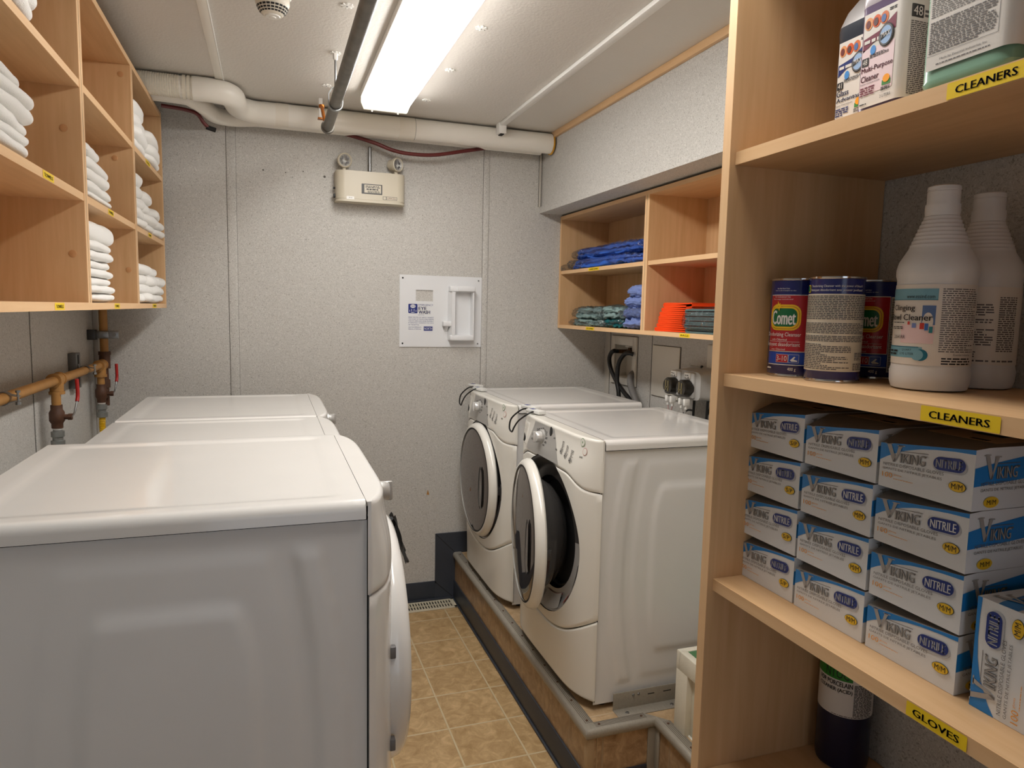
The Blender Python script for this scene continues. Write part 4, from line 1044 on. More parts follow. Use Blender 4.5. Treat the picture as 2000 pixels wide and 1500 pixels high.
for i, y in enumerate((.070, -.036)):
    b = MB(M_disp); b.box(-.118, -.09, y-.034, y+.034, -.055, .056, .008, 3).build('pump_block', t)
    b = MB(M_batten); b.box(-.124, -.112, y-.016, y+.028, .030, .054, .003).use(M_text); f2 = plane((-.1242, y+.030, .026), (0, -1, 0), (0, 0, 1)); b.bars(f2, .010, .038, .016, .022, 1, 2).bars(f2, .010, .020, .008, .012, 1, 2).ell(f2, .036, .009, .003, .004, 2); b.build('switch_plate', t)
    m_cap = mat('smoked_pump_cap', (40, 36, 30), rough=.2)
    b = MB(m_cap); b.lathe([(.036, -.112), (.036, -.150), (.034, -.156), (.020, -.158)], (0, y, -.012), 28, 'X')
    for k in range(18):
        a = PI*k/17; b.box(-.152, -.115, y+.036*math.cos(a)-.002, y+.036*math.cos(a)+.002, -.012+.0355*math.sin(a)-.002, -.012+.0355*math.sin(a)+.002)
    b.use(mat('pump_rotor', (120, 108, 74), rough=.5)).box(-.1600, -.1575, y-.014, y-.008, -.035, .012).box(-.1600, -.1575, y+.004, y+.010, -.030, .014).box(-.1600, -.1575, y-.016, y+.014, -.020, -.014)
    b.use(M_chrome).lathe([(.006, -.158), (.005, -.163)], (0, y+.014, -.034), 12, 'X'); b.build('pump_head', t)
    b = MB(M_whitep); b.box(-.150, -.125, y+.008, y+.024, -.082, -.055, .002).box(-.150, -.125, y-.028, y-.012, -.084, -.055, .002).lathe([(.006, -.098), (.006, -.082)], (-.138, y+.016, 0), 10).lathe([(.006, -.100), (.006, -.084)], (-.138, y-.020, 0), 10).build('hose_barb', t)
    b = MB(mat('pink_clear_tube', (190, 160, 156), rough=.3) if i == 0 else mat('milky_tube', (188, 186, 180), rough=.3)); b.tube([(-.138, y+.016, -.095), (-.136, y+.010, -.13), (-.13, y+.004, -.19), (-.12, y, -.26)], .0035, 8, 4).tube([(-.138, y-.020, -.095), (-.138, y-.012, -.13), (-.13, y+.0, -.19), (-.12, y+.01, -.26)], .0035, 8, 4).build('dosing_tube', t)
b = MB(M_black).lathe([(.006, .062), (.006, .078), (.003, .080)], (-.01, .03, 0), 12).lathe([(.006, .062), (.006, .078), (.003, .080)], (-.01, -.075, 0), 12).build('mounting_screw', t)
b = MB(M_black)
for y, a in ((-.0, 0), (-.098, 0)): b.tube([(-.06, y, -.06), (-.06, y+.002, -.14), (-.06, y+.002, -.30)], .0055, 10, 4)
b.tube([(-.055, -.116, -.06), (-.055, -.105, -.10), (-.055, -.07, -.16), (-.055, -.045, -.20)], .0042, 8, 4).tube([(-.06, .0, -.115), (-.06, .05, -.120), (-.06, .09, -.15)], .004, 8, 4)
b.build('power_cable', t)

# ================================================================ GOWN CABINET (right, under the soffit)
t = thing('storage_cabinet', 'open maple wall cabinet under the soffit holding bagged gowns and orange cloths', 'cabinet', (1.503, 2.6, 1.489))
KX, KB, KT, KM = 1.503, 1.489, 2.092, 1.782
org = (1.503, 2.6, 1.489); y_a, y_b, y_c0, y_c1, y_d = 3.566, 3.547, 2.652, 2.617, 1.700
wpart('back_panel', t, org, lambda b: b.box(XR-.012, XR-.004, y_d, y_a, KB, KT), M_maple)
def kb(nm, x0, y0, y1, z0, z1):
    wpart(nm, t, org, lambda b: (b.box(x0+.001, XR-.012, y0, y1, z0, z1), b.use(M_edge).box(x0, x0+.001, y0, y1, z0, z1)), M_mapleY)
kb('bottom_board', KX, y_d, y_a, KB, KB+.018); kb('top_board', KX, y_d, y_a, KT-.018, KT)
def ku(nm, y0, y1, seam=None):
    def g(b):
        b.box(KX+.001, XR-.012, y0, y1, KB+.018, KT-.018); b.use(M_edgeZ).box(KX-.0003, KX+.001, y0, y1, KB+.018, KT-.018)
        if seam: b.use(M_seam).box(KX-.0008, KX-.0002, seam-.0004, seam+.0004, KB+.018, KT-.018)
    wpart(nm, t, org, g, M_maple)
ku('side_panel', y_b, y_a); ku('divider', y_c1, y_c0, 2.635); ku('side_panel', y_d, y_d+.018)
kb('shelf', KX+.004, y_c0, y_b, KM, KM+.018); kb('shelf', KX+.004, y_d+.018, y_c1, KM, KM+.018)
def tapeR(y0, y1, z, s, x): tape(t, org, x, y0, y1, z+.0015, z+.0165, s, -1)
tapeR(3.105, 3.20, KB, 'ISO GOWNS', KX); tapeR(2.275, 2.345, KB, 'RAGS', KX)
tapeR(3.08, 3.20, KM, 'PATIENT GOWNS', KX+.0038)

# ---- contents
def clothmat(n, c, c2=None, sc=30):
    m = mat(n, c, rough=.9, bump=.6, bscale=160, var=.14, vscale=sc, spec=.1); return m
M_royal = clothmat('royal_blue_cloth', (62, 106, 200)); M_teal = clothmat('grey_teal_cloth', (138, 162, 160)); M_teal2 = clothmat('deep_teal_cloth', (40, 104, 108))
M_peri = clothmat('periwinkle_cloth', (124, 142, 196)); M_orange = mat('orange_fabric', (250, 78, 30), rough=.85, bump=.4, bscale=500, var=.04, spec=.1); M_slate = clothmat('slate_cloth', (92, 112, 112))
def rumpled(b, cx, cy, cz, dx, dy, dz, seed, amp, fr, nu=130, nv=44, e=.5):
    """crumpled cloth lump: ridged folds over a soft slab"""
    sg = lambda v, q: math.copysign(abs(v)**q, v)
    def fn(a, t):
        u = 2*PI*a; w = -PI/2+PI*t
        x = sg(math.cos(w), .5)*sg(math.cos(u), e)*dx/2; y = sg(math.cos(w), .5)*sg(math.sin(u), e)*dy/2; z = sg(math.sin(w), .75)*dz/2
        p = Vector((x, y, z)); q = Vector((x*fr, y*fr*.8, z*fr*2.2+seed*3.7)); wv = noise.noise_vector(q*.5)
        r1 = 1-abs(noise.noise(q+wv*.9))*2.4; r2 = 1-abs(noise.noise(q*2.3+wv*1.4+Vector((7, 3, seed))))*2.4
        d = amp*(1.15*r1+.6*r2-.85); n = Vector((x/(dx*dx), y/(dy*dy), z/(dz*dz)*.6)).normalized()
        p += n*d+Vector((wv.x, wv.y, wv.z*.4))*amp*1.2
        if z < 0: p.z = max(p.z, -dz/2)
        return Vector((cx, cy, cz+dz/2))+p
    b.grid(fn, nu, nv, cu=True); return b
def crumple(x0, x1, y0, y1, z0, z1, m, seed, amp=.012, fr=14, layers=2, name=None, wrap=True, e=.5):
    """bagged stack of crumpled cloth: object origin at its base"""
    cx, cy = (x0+x1)/2, (y0+y1)/2; b = MB(m); h = (z1-z0)/layers
    for k in range(layers):
        rumpled(b, random.uniform(-.006, .004), random.uniform(-.015, .015), k*h*.90, (x1-x0)*random.uniform(.92, 1), (y1-y0)*random.uniform(.90, 1), h*1.15, seed+k*3.3, amp*.75, fr*1.7, e=e)
    o = b.build(name, None, (cx, cy, z0), sharp=180)
    if wrap:
        w = MB(M_wrap); rumpled(w, 0, 0, 0, (x1-x0)*1.03, (y1-y0)*1.05, (z1-z0)*1.10, seed+50, .009, 20, 110, 40, e=.35); w.build('plastic_bag', o, sharp=180)
    return o
o = crumple(1.508, 1.75, 2.72, 3.515, KM+.018, KM+.018+.050, M_royal, 5, layers=2, name='bagged_gown'); tag(o, 'bagged bright blue gown pack, lower of two on the upper left shelf', 'gown pack', 'blue gown packs')
w = MB(M_wrap); pillow(w, 0, 0, 0, .10, .07, .03, .4, .5, .018, 30, 9, 40, 16); w.build('bag_tail', o, (-.085, .40, .0))
o = crumple(1.520, 1.76, 2.69, 3.49, KM+.018+.052, KM+.018+.104, M_royal, 8, layers=2, name='bagged_gown'); tag(o, 'bagged bright blue gown pack, upper of two on the upper left shelf', 'gown pack', 'blue gown packs')
zb = KB+.018
for i, (y0, y1, za, zc_, lab) in enumerate(((3.06, 3.49, 0, .034, 'bagged grey-teal gown pack, lower left on the bottom shelf of the gown cabinet'), (3.08, 3.46, .036, .094, 'bagged grey-teal gown pack lying on the lower left one'),
                                          (2.90, 3.10, 0, .040, 'flat dark teal gown pack on the bottom shelf beside the periwinkle pile'), (2.90, 3.12, .042, .098, 'bagged grey-teal gown pack leaning between the teal and periwinkle piles'))):
    o = crumple(1.530, 1.76, y0, y1, zb+za, zb+zc_, M_teal2 if i == 2 else M_teal, 20+i*4, amp=.010, fr=22, layers=2, name='bagged_gown'); tag(o, lab, 'gown pack', 'teal gown packs')
zz = 0
for i, (h, dy, lab) in enumerate(((.048, 0, 'bottom'), (.052, .02, 'second from bottom'), (.048, -.01, 'third from bottom'), (.050, -.04, 'topmost'))):
    o = crumple(1.525, 1.76, 2.665, 2.895+dy, zb+zz, zb+zz+h, M_peri, 60+i*5, amp=.011, fr=18, layers=1, name='folded_gown', wrap=(i == 1)); tag(o, 'crumpled periwinkle blue gown, %s of the pile against the divider' % lab, 'gown', 'periwinkle gowns'); zz += h*.93
# orange cloths: folded ribbons, fold to the left (far) end, open ends to the right
def ribbon(path, th, x0, x1, m):
    P = [Vector((0, y, z)) for y, z in path]
    Q = []; E = [P[0]*2-P[1]]+P+[P[-1]*2-P[-2]]
    for i in range(1, len(E)-2):
        for k in range(6):
            q = k/6; a, b_, c, d = E[i-1:i+3]; Q.append(.5*((2*b_)+(c-a)*q+(2*a-5*b_+4*c-d)*q*q+(3*b_-a-3*c+d)*q**3))
    Q.append(P[-1]); A, B = [], []
    for i, p in enumerate(Q):
        d = (Q[min(i+1, len(Q)-1)]-Q[max(i-1, 0)]).normalized(); n = Vector((0, -d.z, d.y)); A.append(p+n*th/2); B.append(p-n*th/2)
    poly = [(p.y, p.z) for p in A]+[(p.y, p.z) for p in reversed(B)]
    b = MB(m); rows = [[b.v((x, y, z)) for y, z in poly] for x in (x0, x0+.004, x1)]
    for r0, r1 in zip(rows, rows[1:]):
        for k in range(len(poly)): b.f([r0[k], r0[(k+1) % len(poly)], r1[(k+1) % len(poly)], r1[k]])
    for row in (rows[0], rows[-1]):
        n = len(A)
        for k in range(n-1): b.f([row[k], row[k+1], row[2*n-2-k], row[2*n-1-k]], False)
    return b
zz = zb; nO = 7
for i in range(nO):
    h = .0160 if i < nO-1 else .020
    yl = 2.585-.008*i+random.uniform(-.006, .006); yr = 2.335+random.uniform(-.008, .008)
    th = h*.5
    path = [(yr+.03, th*.55), (yr, th*.6), (yr-.008, h*.32), (yr-.002, h*.5), (yr+.03, h*.42), (yl-.06, th*.5), (yl-.012, th*.5), (yl-.0035, h*.30), (yl-.0015, h*.5), (yl-.0035, h*.70), (yl-.012, h-th*.5), (yl-.06, h-th*.5), (yr+.03, h-th*.6), (yr-.010, h-th*.5)]
    b = ribbon([(y-2.45, z) for y, z in path], th*.99, -.11, .11, M_orange)
    o = b.build('folded_cloth', None, (1.65+random.uniform(-.004, .004), 2.45, zz), sharp=50); tag(o, 'bright orange folded cloth, %s of the stack of seven' % ranks(i, nO), 'cloth', 'orange cloths'); zz += h*1.02
o = thing('bagged_cloth_pack', 'clear bag of folded slate-green cloths right of the orange stack', 'cloth pack', (1.63, 2.22, zb), group=None)
for k in range(5):
    b = ribbon([(-.13, .004), (.0, .004), (.105, .004), (.118, .0095), (.105, .015), (0, .0155), (-.13, .0155)], .0075, -.105, .11, M_slate); b.build('folded_cloth', o, (random.uniform(-.004, .004), random.uniform(-.003, .003), k*.0185))
w = MB(M_wrap); pillow(w, 0, .01, 0, .235, .30, .102, .35, .25, .008, 20, 4, 70, 24); w.build('plastic_bag', o, sharp=180)

# ================================================================ TUB STAND between washer and shelf unit
t = thing('low_stand', 'low cream painted stand with green mat top on the platform behind the shelf unit', 'stand', (1.207, 1.40, PZ))
M_stand = mat('cream_painted_wood', (226, 221, 204), rough=.5, var=.05, vscale=20, bump=.3, bscale=90)
b = MB(M_stand); H_ = .262
b.box(.0, .40, .391, .415, H_-.062, H_, .004).box(0, .026, -.30, .40, H_-.062, H_, .004).box(.34, .40, -.30, .36, H_-.062, H_, .004).box(0, .4, -.36, -.29, H_-.062, H_, .004).box(.02, .38, -.30, .38, H_-.04, H_-.02).build('top_frame', t)
b = MB(M_stand); b.box(.004, .38, .395, .411, 0, H_-.06, .002).build('end_panel', t)
b = MB(M_stand); b.box(.022, .036, -.33, .395, 0, H_-.055, .002).box(.001, .034, .352, .414, 0, H_-.058, .002).build('side_panel', t)
b = MB(mat('green_mat', (74, 122, 78), rough=.6, bump=.4, bscale=120)); b.box(.025, .35, -.30, .392, H_-.022, H_-.002, .003, 2).build('green_mat', t)
b = MB(mat('caulk', (226, 224, 214), rough=.5)); b.tube([(-.004, .41, .001), (.10, .417, .001)], .004, 6).tube([(.018, .40, .001), (.018, .2, .001), (.018, -.3, .001)], .004, 6).build('caulk_line', t)

# ================================================================ SHELF UNIT (right, foreground)
SX, SY, SB = .675, .936, .988
Z4 = (.81, 1.1465, 1.4865, 1.831)      # board tops
t = thing('shelf_unit', 'tall open maple shelf unit with cleaners and glove boxes in the right foreground', 'shelves', (.83, .5, 0))
org = (.83, .5, 0)
def su(nm, y0, y1, z0=0, z1=ZC-.002):
    wpart(nm, t, org, lambda b: (b.box(SX+.001, SB, y0, y1, z0, z1), b.use(M_edgeZ).box(SX-.0002, SX+.001, y0, y1, z0, z1)), M_maple)
su('side_panel', SY, SY+.019); su('side_panel', -.019, 0)
for z in Z4+(.45, .10, 2.17):
    wpart('shelf', t, org, lambda b: (b.box(SX+.011, SB, .0005, SY-.0005, z-.0195, z), b.use(M_edge).box(SX+.010, SX+.011, .0005, SY-.0005, z-.0195, z)), M_mapleY)
for y1, y0, z, s in ((.577, .4915, Z4[3], 'CLEANERS'), (.576, .4855, Z4[2], 'CLEANERS'), (.5625, .4885, Z4[1], 'GLOVES')):
    tape(t, org, SX+.0098, y0, y1, z-.0185, z-.0015, s, -1)
M_hole = M_gap
# ---- glove boxes
M_card = mat('box_white_card', (226, 228, 230), rough=.38); M_cyan = mat('box_blue', (34, 130, 206), rough=.35); M_navyp = mat('pill_navy', (32, 52, 130), rough=.35)
M_silv = mat('silver_letter', (168, 164, 160), rough=.35); M_oval = mat('box_yellow_oval', (240, 196, 44), rough=.4); M_org = mat('box_orange', (236, 160, 50), rough=.45); M_fog = mat('print_soft_grey', (186, 188, 194), rough=.4)
M_boxtop = mat('box_top_grey', (118, 112, 106), rough=.5); M_tan = mat('box_tan', (196, 168, 136), rough=.5)
BW, BH, BD = .1275, .0722, .240
def art(b, fm, w, h, size, side=False):
    X = lambda u: u*w; Y = lambda v: v*h
    sw = [(0, .60), (.08, .70), (.18, .79), (.30, .87), (.45, .925), (.62, .945), (.8, .945), (1, .925)]
    def cur(x):
        u = x/w
        for (a, p), (c, q) in zip(sw, sw[1:]):
            if u <= c: return h*(p+(q-p)*(u-a)/(c-a))
        return h*sw[-1][1]
    if side: b.use(M_cyan).span(fm, 0, w, lambda x: h*min(1, .70+.42*x/w), lambda x: h*(.40+.30*(x/w)**1.3), 1, 24)
    else: b.use(M_cyan).span(fm, 0, w, h, cur, 1, 24)
    V = lambda pts, m, lay: (b.use(m), b.f([b.v(fm(X(u), Y(v), lay*LAY)) for u, v in pts], False))
    k = .5 if side else 1.0; v0 = -.10 if side else 0
    P = lambda pts: [(.04+(u-.04)*k, v+v0) for u, v in pts]
    V(P([(.075, 1.0), (.125, 1.0), (.185, .70), (.158, .60)]), M_silv, 3); V(P([(.185, .70), (.215, .96), (.262, .96), (.185, .60), (.158, .60)]), M_silv, 3)
    V(P([(.055, .985), (.145, .985), (.145, 1.0), (.055, 1.0)]), M_silv, 3); V(P([(.20, .945), (.285, .945), (.285, .965), (.20, .965)]), M_silv, 3)
    V(P([(.158, .60), (.185, .70), (.192, .64), (.178, .60)]), M_grey, 4)
    a0, a1 = .04+(.245-.04)*k, .04+(.515-.04)*k
    b.use(M_grey); 
    for d in (-.0006, .0006): b.txt(fm, 'IKING', X(a0)+d, X(a1)+d, Y(.60+v0), Y(.80+v0), 3)
    b.use(M_silv).txt(fm, 'IKING', X(a0), X(a1), Y(.61+v0), Y(.79+v0), 4)
    b.use(M_grey).span(fm, X(a0), X(a1+.03*k), Y(.85+v0), Y(.838+v0), 3, 2).ell(fm, X(a1+.005), Y(.785+v0), X(.009), Y(.018), 4, 8)
    L = lambda s, u0, u1, v, m=M_text: b.use(m).txt(fm, s, X(.04+(u0-.04)*k), X(.04+(u1-.04)*k), Y(v+v0), Y(v+.062+v0), 3)
    L('NITRILE DISPOSABLE GLOVES', .05, .715, .50, M_grey); L('GANTS DE NITRILE JETABLES', .045, .70, .395, M_grey)
    if not side:
        b.use(M_org).txt(fm, '100', X(.045), X(.165), Y(.235), Y(.345), 3).txt(fm, 'gloves', X(.18), X(.27), Y(.29), Y(.335), 3).bars(fm, X(.18), X(.40), Y(.225), Y(.245), 1, 3, ragged=0)
        b.use(M_fog).rr(fm, X(.595), X(.935), Y(.555), Y(.80), Y(.12), 2); b.use(M_navyp).rr(fm, X(.60), X(.92), Y(.59), Y(.83), Y(.12), 3); b.use(M_card)
        for d in (-.0002, .0002): b.txt(fm, 'NITRILE', X(.63)+d, X(.89)+d, Y(.635), Y(.785), 4)
        b.use(M_text).ell(fm, X(.855), Y(.355), X(.085), Y(.092), 3).use(M_oval).ell(fm, X(.855), Y(.355), X(.080), Y(.086), 4).use(M_text).txt(fm, size, X(.80), X(.91), Y(.31), Y(.405), 5)
    else:
        b.use(M_oval).ell(fm, X(.12), Y(.13), X(.050), Y(.09), 3).use(M_text).txt(fm, size, X(.09), X(.15), Y(.09), Y(.17), 4)
def glove_box(size, sag=True):
    """carton whose top panel sags towards the front, more on its left"""
    r = bpy.data.objects.new('glove_box', None); COL.objects.link(r)
    hw = BW/2; zl, zr, xs_ = (.775*BH, .975*BH, .040) if sag else (.985*BH, .999*BH, .010)
    top = lambda y: zr+(zl-zr)*(y+hw)/BW
    b = MB(M_card)
    V = {}
    for nm, x, y, z in (('fl0', 0, hw, 0), ('fr0', 0, -hw, 0), ('fl1', 0, hw, zl), ('fr1', 0, -hw, zr), ('ml', xs_, hw, BH), ('mr', xs_*.5, -hw, BH), ('bl1', BD, hw, BH), ('br1', BD, -hw, BH), ('bl0', BD, hw, 0), ('br0', BD, -hw, 0)): V[nm] = b.v((x, y, z))
    F = lambda *k: b.f([V[q] for q in k], False)
    F('fl0', 'fr0', 'fr1', 'fl1'); F('fr0', 'br0', 'br1', 'mr', 'fr1'); F('fl0', 'fl1', 'ml', 'bl1', 'bl0'); F('bl0', 'bl1', 'br1', 'br0'); F('fl0', 'bl0', 'br0', 'fr0')
    b.use(M_boxtop); F('fl1', 'fr1', 'mr', 'ml'); F('ml', 'mr', 'br1', 'bl1')
    b.use(M_tan).box(.055, BD-.03, -.046, .046, BH-.0005, BH+.0003)
    b.use(M_gap).box(.060, .068, -.030, -.008, BH, BH+.0005).box(.10, .17, -.020, .020, BH, BH+.0004)
    b.build('carton', r)
    fm0 = lambda x, y, off: Vector((-off, hw-x, y*top(hw-x)/BH))
    b = MB(M_card); art(b, fm0, BW, BH, size)
    b.build('end_print', r, recalc=False)
    b = MB(M_card); sm_ = plane((0, -hw, 0), (1, 0, 0), (0, 0, 1)); art(b, lambda x, y, off: sm_(x, y*(1 if x > xs_*.5 else .975+.025*x/(xs_*.5)), off), BD, BH, size, True); b.build('side_print', r, recalc=False)
    return r
protoS, protoM, protoU = glove_box('S/P'), glove_box('M/M'), glove_box('M/M', False)
usedS = usedM = False
def place(proto, first, x, y, z, rz, label, rx=0):
    if first: o = proto; o.location = (x, y, z); o.rotation_euler = (rx, 0, rz); tag(o, label, 'box', 'disposable glove boxes')
    else: o = dup(proto, (x, y, z), rz, label, 'disposable glove boxes'); o.rotation_euler = (rx, 0, rz); o['category'] = 'box'
    return o
zb = Z4[1]+.0004; cnames = ['bottom box', 'second box from the bottom', 'third box from the bottom', 'top box']
rows1 = [(.743, .8815, 0), (.743, .8825, .01), (.744, .8832, 0), (.745, .8805, -.01)]
for k, (x, y, rz) in enumerate(rows1): place(protoS, k == 0, x, y, zb+k*(BH+.0006), rz, 'white and blue small-size glove box, %s of the far left column' % cnames[k])
rows2 = [(.742, .7485, .0), (.742, .7488, .006), (.7425, .7485, -.006), (.744, .7475, .0)]
for k, (x, y, rz) in enumerate(rows2): place(protoM, k == 0, x, y, zb+k*(BH+.0006), rz, 'white and blue medium-size glove box, %s of the middle column' % cnames[k])
rows3 = [(.742, .6145, .0), (.742, .6148, .005), (.7425, .6148, -.004), (.743, .6145, 0)]
for k, (x, y, rz) in enumerate(rows3): place(protoM, False, x, y, zb+k*(BH+.0006), rz, 'white and blue medium-size glove box, %s of the right-hand column' % cnames[k])
# the box standing on its side: its width is vertical
o = place(protoU, True, .744, .5285, zb+BW/2, 0, 'medium-size glove box standing upright on its side at the right photo edge'); o.rotation_euler = (-PI/2, 0, 0); o.location = (.7435, .4615, zb+BW/2)

# ---- canisters of scouring powder
M_fine = mat('fine_print', (92, 88, 88), rough=.5)
M_cnavy = mat('can_navy', (24, 34, 104), rough=.25, coat=.3); M_cred = mat('can_red', (176, 28, 40), rough=.3, coat=.3); M_cream2 = mat('can_cream', (214, 204, 184), rough=.4)
M_green = mat('logo_green', (18, 104, 60), rough=.35); M_lyel = mat('logo_yellow', (246, 200, 40), rough=.35); M_lab = mat('label_white', (228, 226, 222), rough=.4)
CR, CHH = .0376, .151
def canister(x, y, z, A, label, cid):
    t = thing('cleanser_canister', label, 'canister', (x, y, z), 0, 'cleanser canisters')
    MB(M_cnavy).lathe([(CR-.0015, .002), (CR, .004), (CR, CHH-.003)], n=56, cap0=True, cap1=True).build('canister_body', t)
    MB(M_chrome).lathe([(CR-.003, 0), (CR+.0004, .0005), (CR+.0006, .0025), (CR, .004)], n=56, cap1=False).build('metal_rim', t)
    MB(M_chrome).lathe([(CR, CHH-.003), (CR+.0008, CHH-.0022), (CR+.0008, CHH), (CR-.0015, CHH), (CR-.002, CHH-.003), (0, CHH-.003)], n=56, cap0=False).build('metal_rim', t)
    def fm(x_, y_, off):
        a = A+x_*.92/CR; r = CR+off; return Vector((r*math.cos(a), r*math.sin(a), y_*.962))
    b = MB(M_lab); R = lambda m, x0, x1, y0, y1, lay=1: b.use(m).span(fm, x0, x1, y1, y0, lay, max(2, int(abs(x1-x0)/.003)))
    R(M_lab, -.033, .0335, .0400, .1312, 1); R(M_cred, -.032, .0325, .0413, .1300, 2)
    b.use(M_lab).txt(fm, 'For Institutional Use', -.022, .006, .1265, .1290, 3).txt(fm, 'Pour usage institutionnel', -.025, .010, .1225, .1250, 3)
    b.txt(fm, 'See Side Panel Uses', -.018, .004, .1400, .1420, 3).txt(fm, 'Voir mode d emploi au dos', -.022, .014, .1365, .1385, 3)
    b.use(M_lyel).rr(fm, -.0305, .024, .0745, .1155, .014, 3).use(M_cred).rr(fm, -.0278, .0213, .0770, .1130, .0125, 4).use(M_lyel).rr(fm, -.0272, .0207, .0776, .1124, .0122, 5).use(M_green).rr(fm, -.0245, .018, .0805, .1095, .010, 6)
    b.use(M_lab)
    for d in (-.0005, 0, .0005): b.txt(fm, 'Comet', -.0235+d, .0155+d, .0835, .1060, 7)
    cx, cy = -.012, .1130; b.use(M_lyel)
    for k in range(8):
        a = PI*k/4+.2; rr_ = .0085 if k % 2 == 0 else .006
        b.f([b.v(fm(cx+.0022*math.cos(a-1.2), cy+.0022*math.sin(a-1.2), 8*LAY)), b.v(fm(cx+rr_*math.cos(a), cy+rr_*math.sin(a), 8*LAY)), b.v(fm(cx+.0022*math.cos(a+1.2), cy+.0022*math.sin(a+1.2), 8*LAY))], False)
    b.use(M_lab).txt(fm, 'Deodorizing Cleanser', -.037, .0255, .0630, .0712, 3).txt(fm, 'with Chlorinol', -.024, .004, .0580, .0612, 3).span(fm, -.031, .024, .0566, .0562, 3, 12)
    b.txt(fm, 'Nettoyant désodorisant', -.040, .0245, .0470, .0552, 3).txt(fm, 'avec Chlorinol', -.024, .002, .0425, .0455, 3)
    R(mat('can_blue', (34, 72, 170), rough=.3), -.033, .0335, .0205, .0392, 1); R(M_lab, -.033, .0335, .0188, .0200, 2)
    R(M_lab, -.013, .0075, .0228, .0362, 2); R(M_cred, -.0125, .007, .0233, .0357, 3); b.use(M_lab).txt(fm, '3-10', -.0112, .0058, .0255, .0338, 4)
    R(M_lab, .0082, .0245, .0228, .0362, 2); R(mat('can_blue', (34, 72, 170)), .0088, .0239, .0233, .0357, 3)
    b.use(M_lab).f([b.v(fm(u, v, 4*LAY)) for u, v in ((.011, .027), (.017, .033), (.019, .032), (.016, .0285), (.022, .0265), (.022, .025), (.013, .025))], False)
    b.use(M_lab).txt(fm, '400 g', .0075, .0205, .0085, .0152, 2).bars(fm, -.036, -.020, .012, .016, 1, 2)
    # side strip
    R(M_lab, .0345, .0480, .012, .1305, 1); b.use(M_fine).bars(fm, .0355, .0475, .014, .129, 44, 2, ragged=.2, rnd=random.Random(cid))
    # back panel
    x0, x1 = .050, .206
    b.use(M_lab).txt(fm, 'Deodorizing Cleanser with the power of bleach!', .076, .160, .1405, .1448, 2).txt(fm, 'Nettoyant désodorisant avec pouvoir javellisant!', .074, .160, .1345, .1390, 2)
    b.use(M_lyel).rr(fm, .062, .072, .1335, .1450, .002, 2).use(M_green).rr(fm, .0635, .0705, .1350, .1435, .0015, 3)
    R(M_cream2, x0, x1, .0165, .1315, 1); rn = random.Random(cid+9)
    b.use(M_fine).bars(fm, .060, .176, .094, .130, 14, 2, ragged=.05, rnd=rn).bars(fm, .060, .176, .073, .0895, 7, 2, ragged=.15, rnd=rn).bars(fm, .060, .172, .061, .0705, 4, 2, ragged=.3, rnd=rn).bars(fm, .060, .150, .019, .058, 15, 2, ragged=.7, rnd=rn).bars(fm, .152, .174, .034, .046, 5, 2, ragged=.4, rnd=rn).bars(fm, .150, .172, .019, .030, 4, 2, fill=.6, ragged=.1, rnd=rn)
    b.build('printed_label', t, recalc=False); return t
zc_ = Z4[2]+.0003
dirc = lambda x, y: math.atan2(-y, -x)
c1, c2, c3 = (.783, .895), (.785, .815), (.897, .845)
canister(*c1, zc_, dirc(*c1)-math.radians(21), 'red and blue cleanser canister at the left end, full front label showing', 1)
canister(*c2, zc_, dirc(*c2)-.118*.92/CR, 'cleanser canister turned to its cream back label of small print, middle of the three', 2)
canister(*c3, zc_, dirc(*c3)-math.radians(21), 'red and blue cleanser canister half hidden between the back-label one and the white bottle', 3)

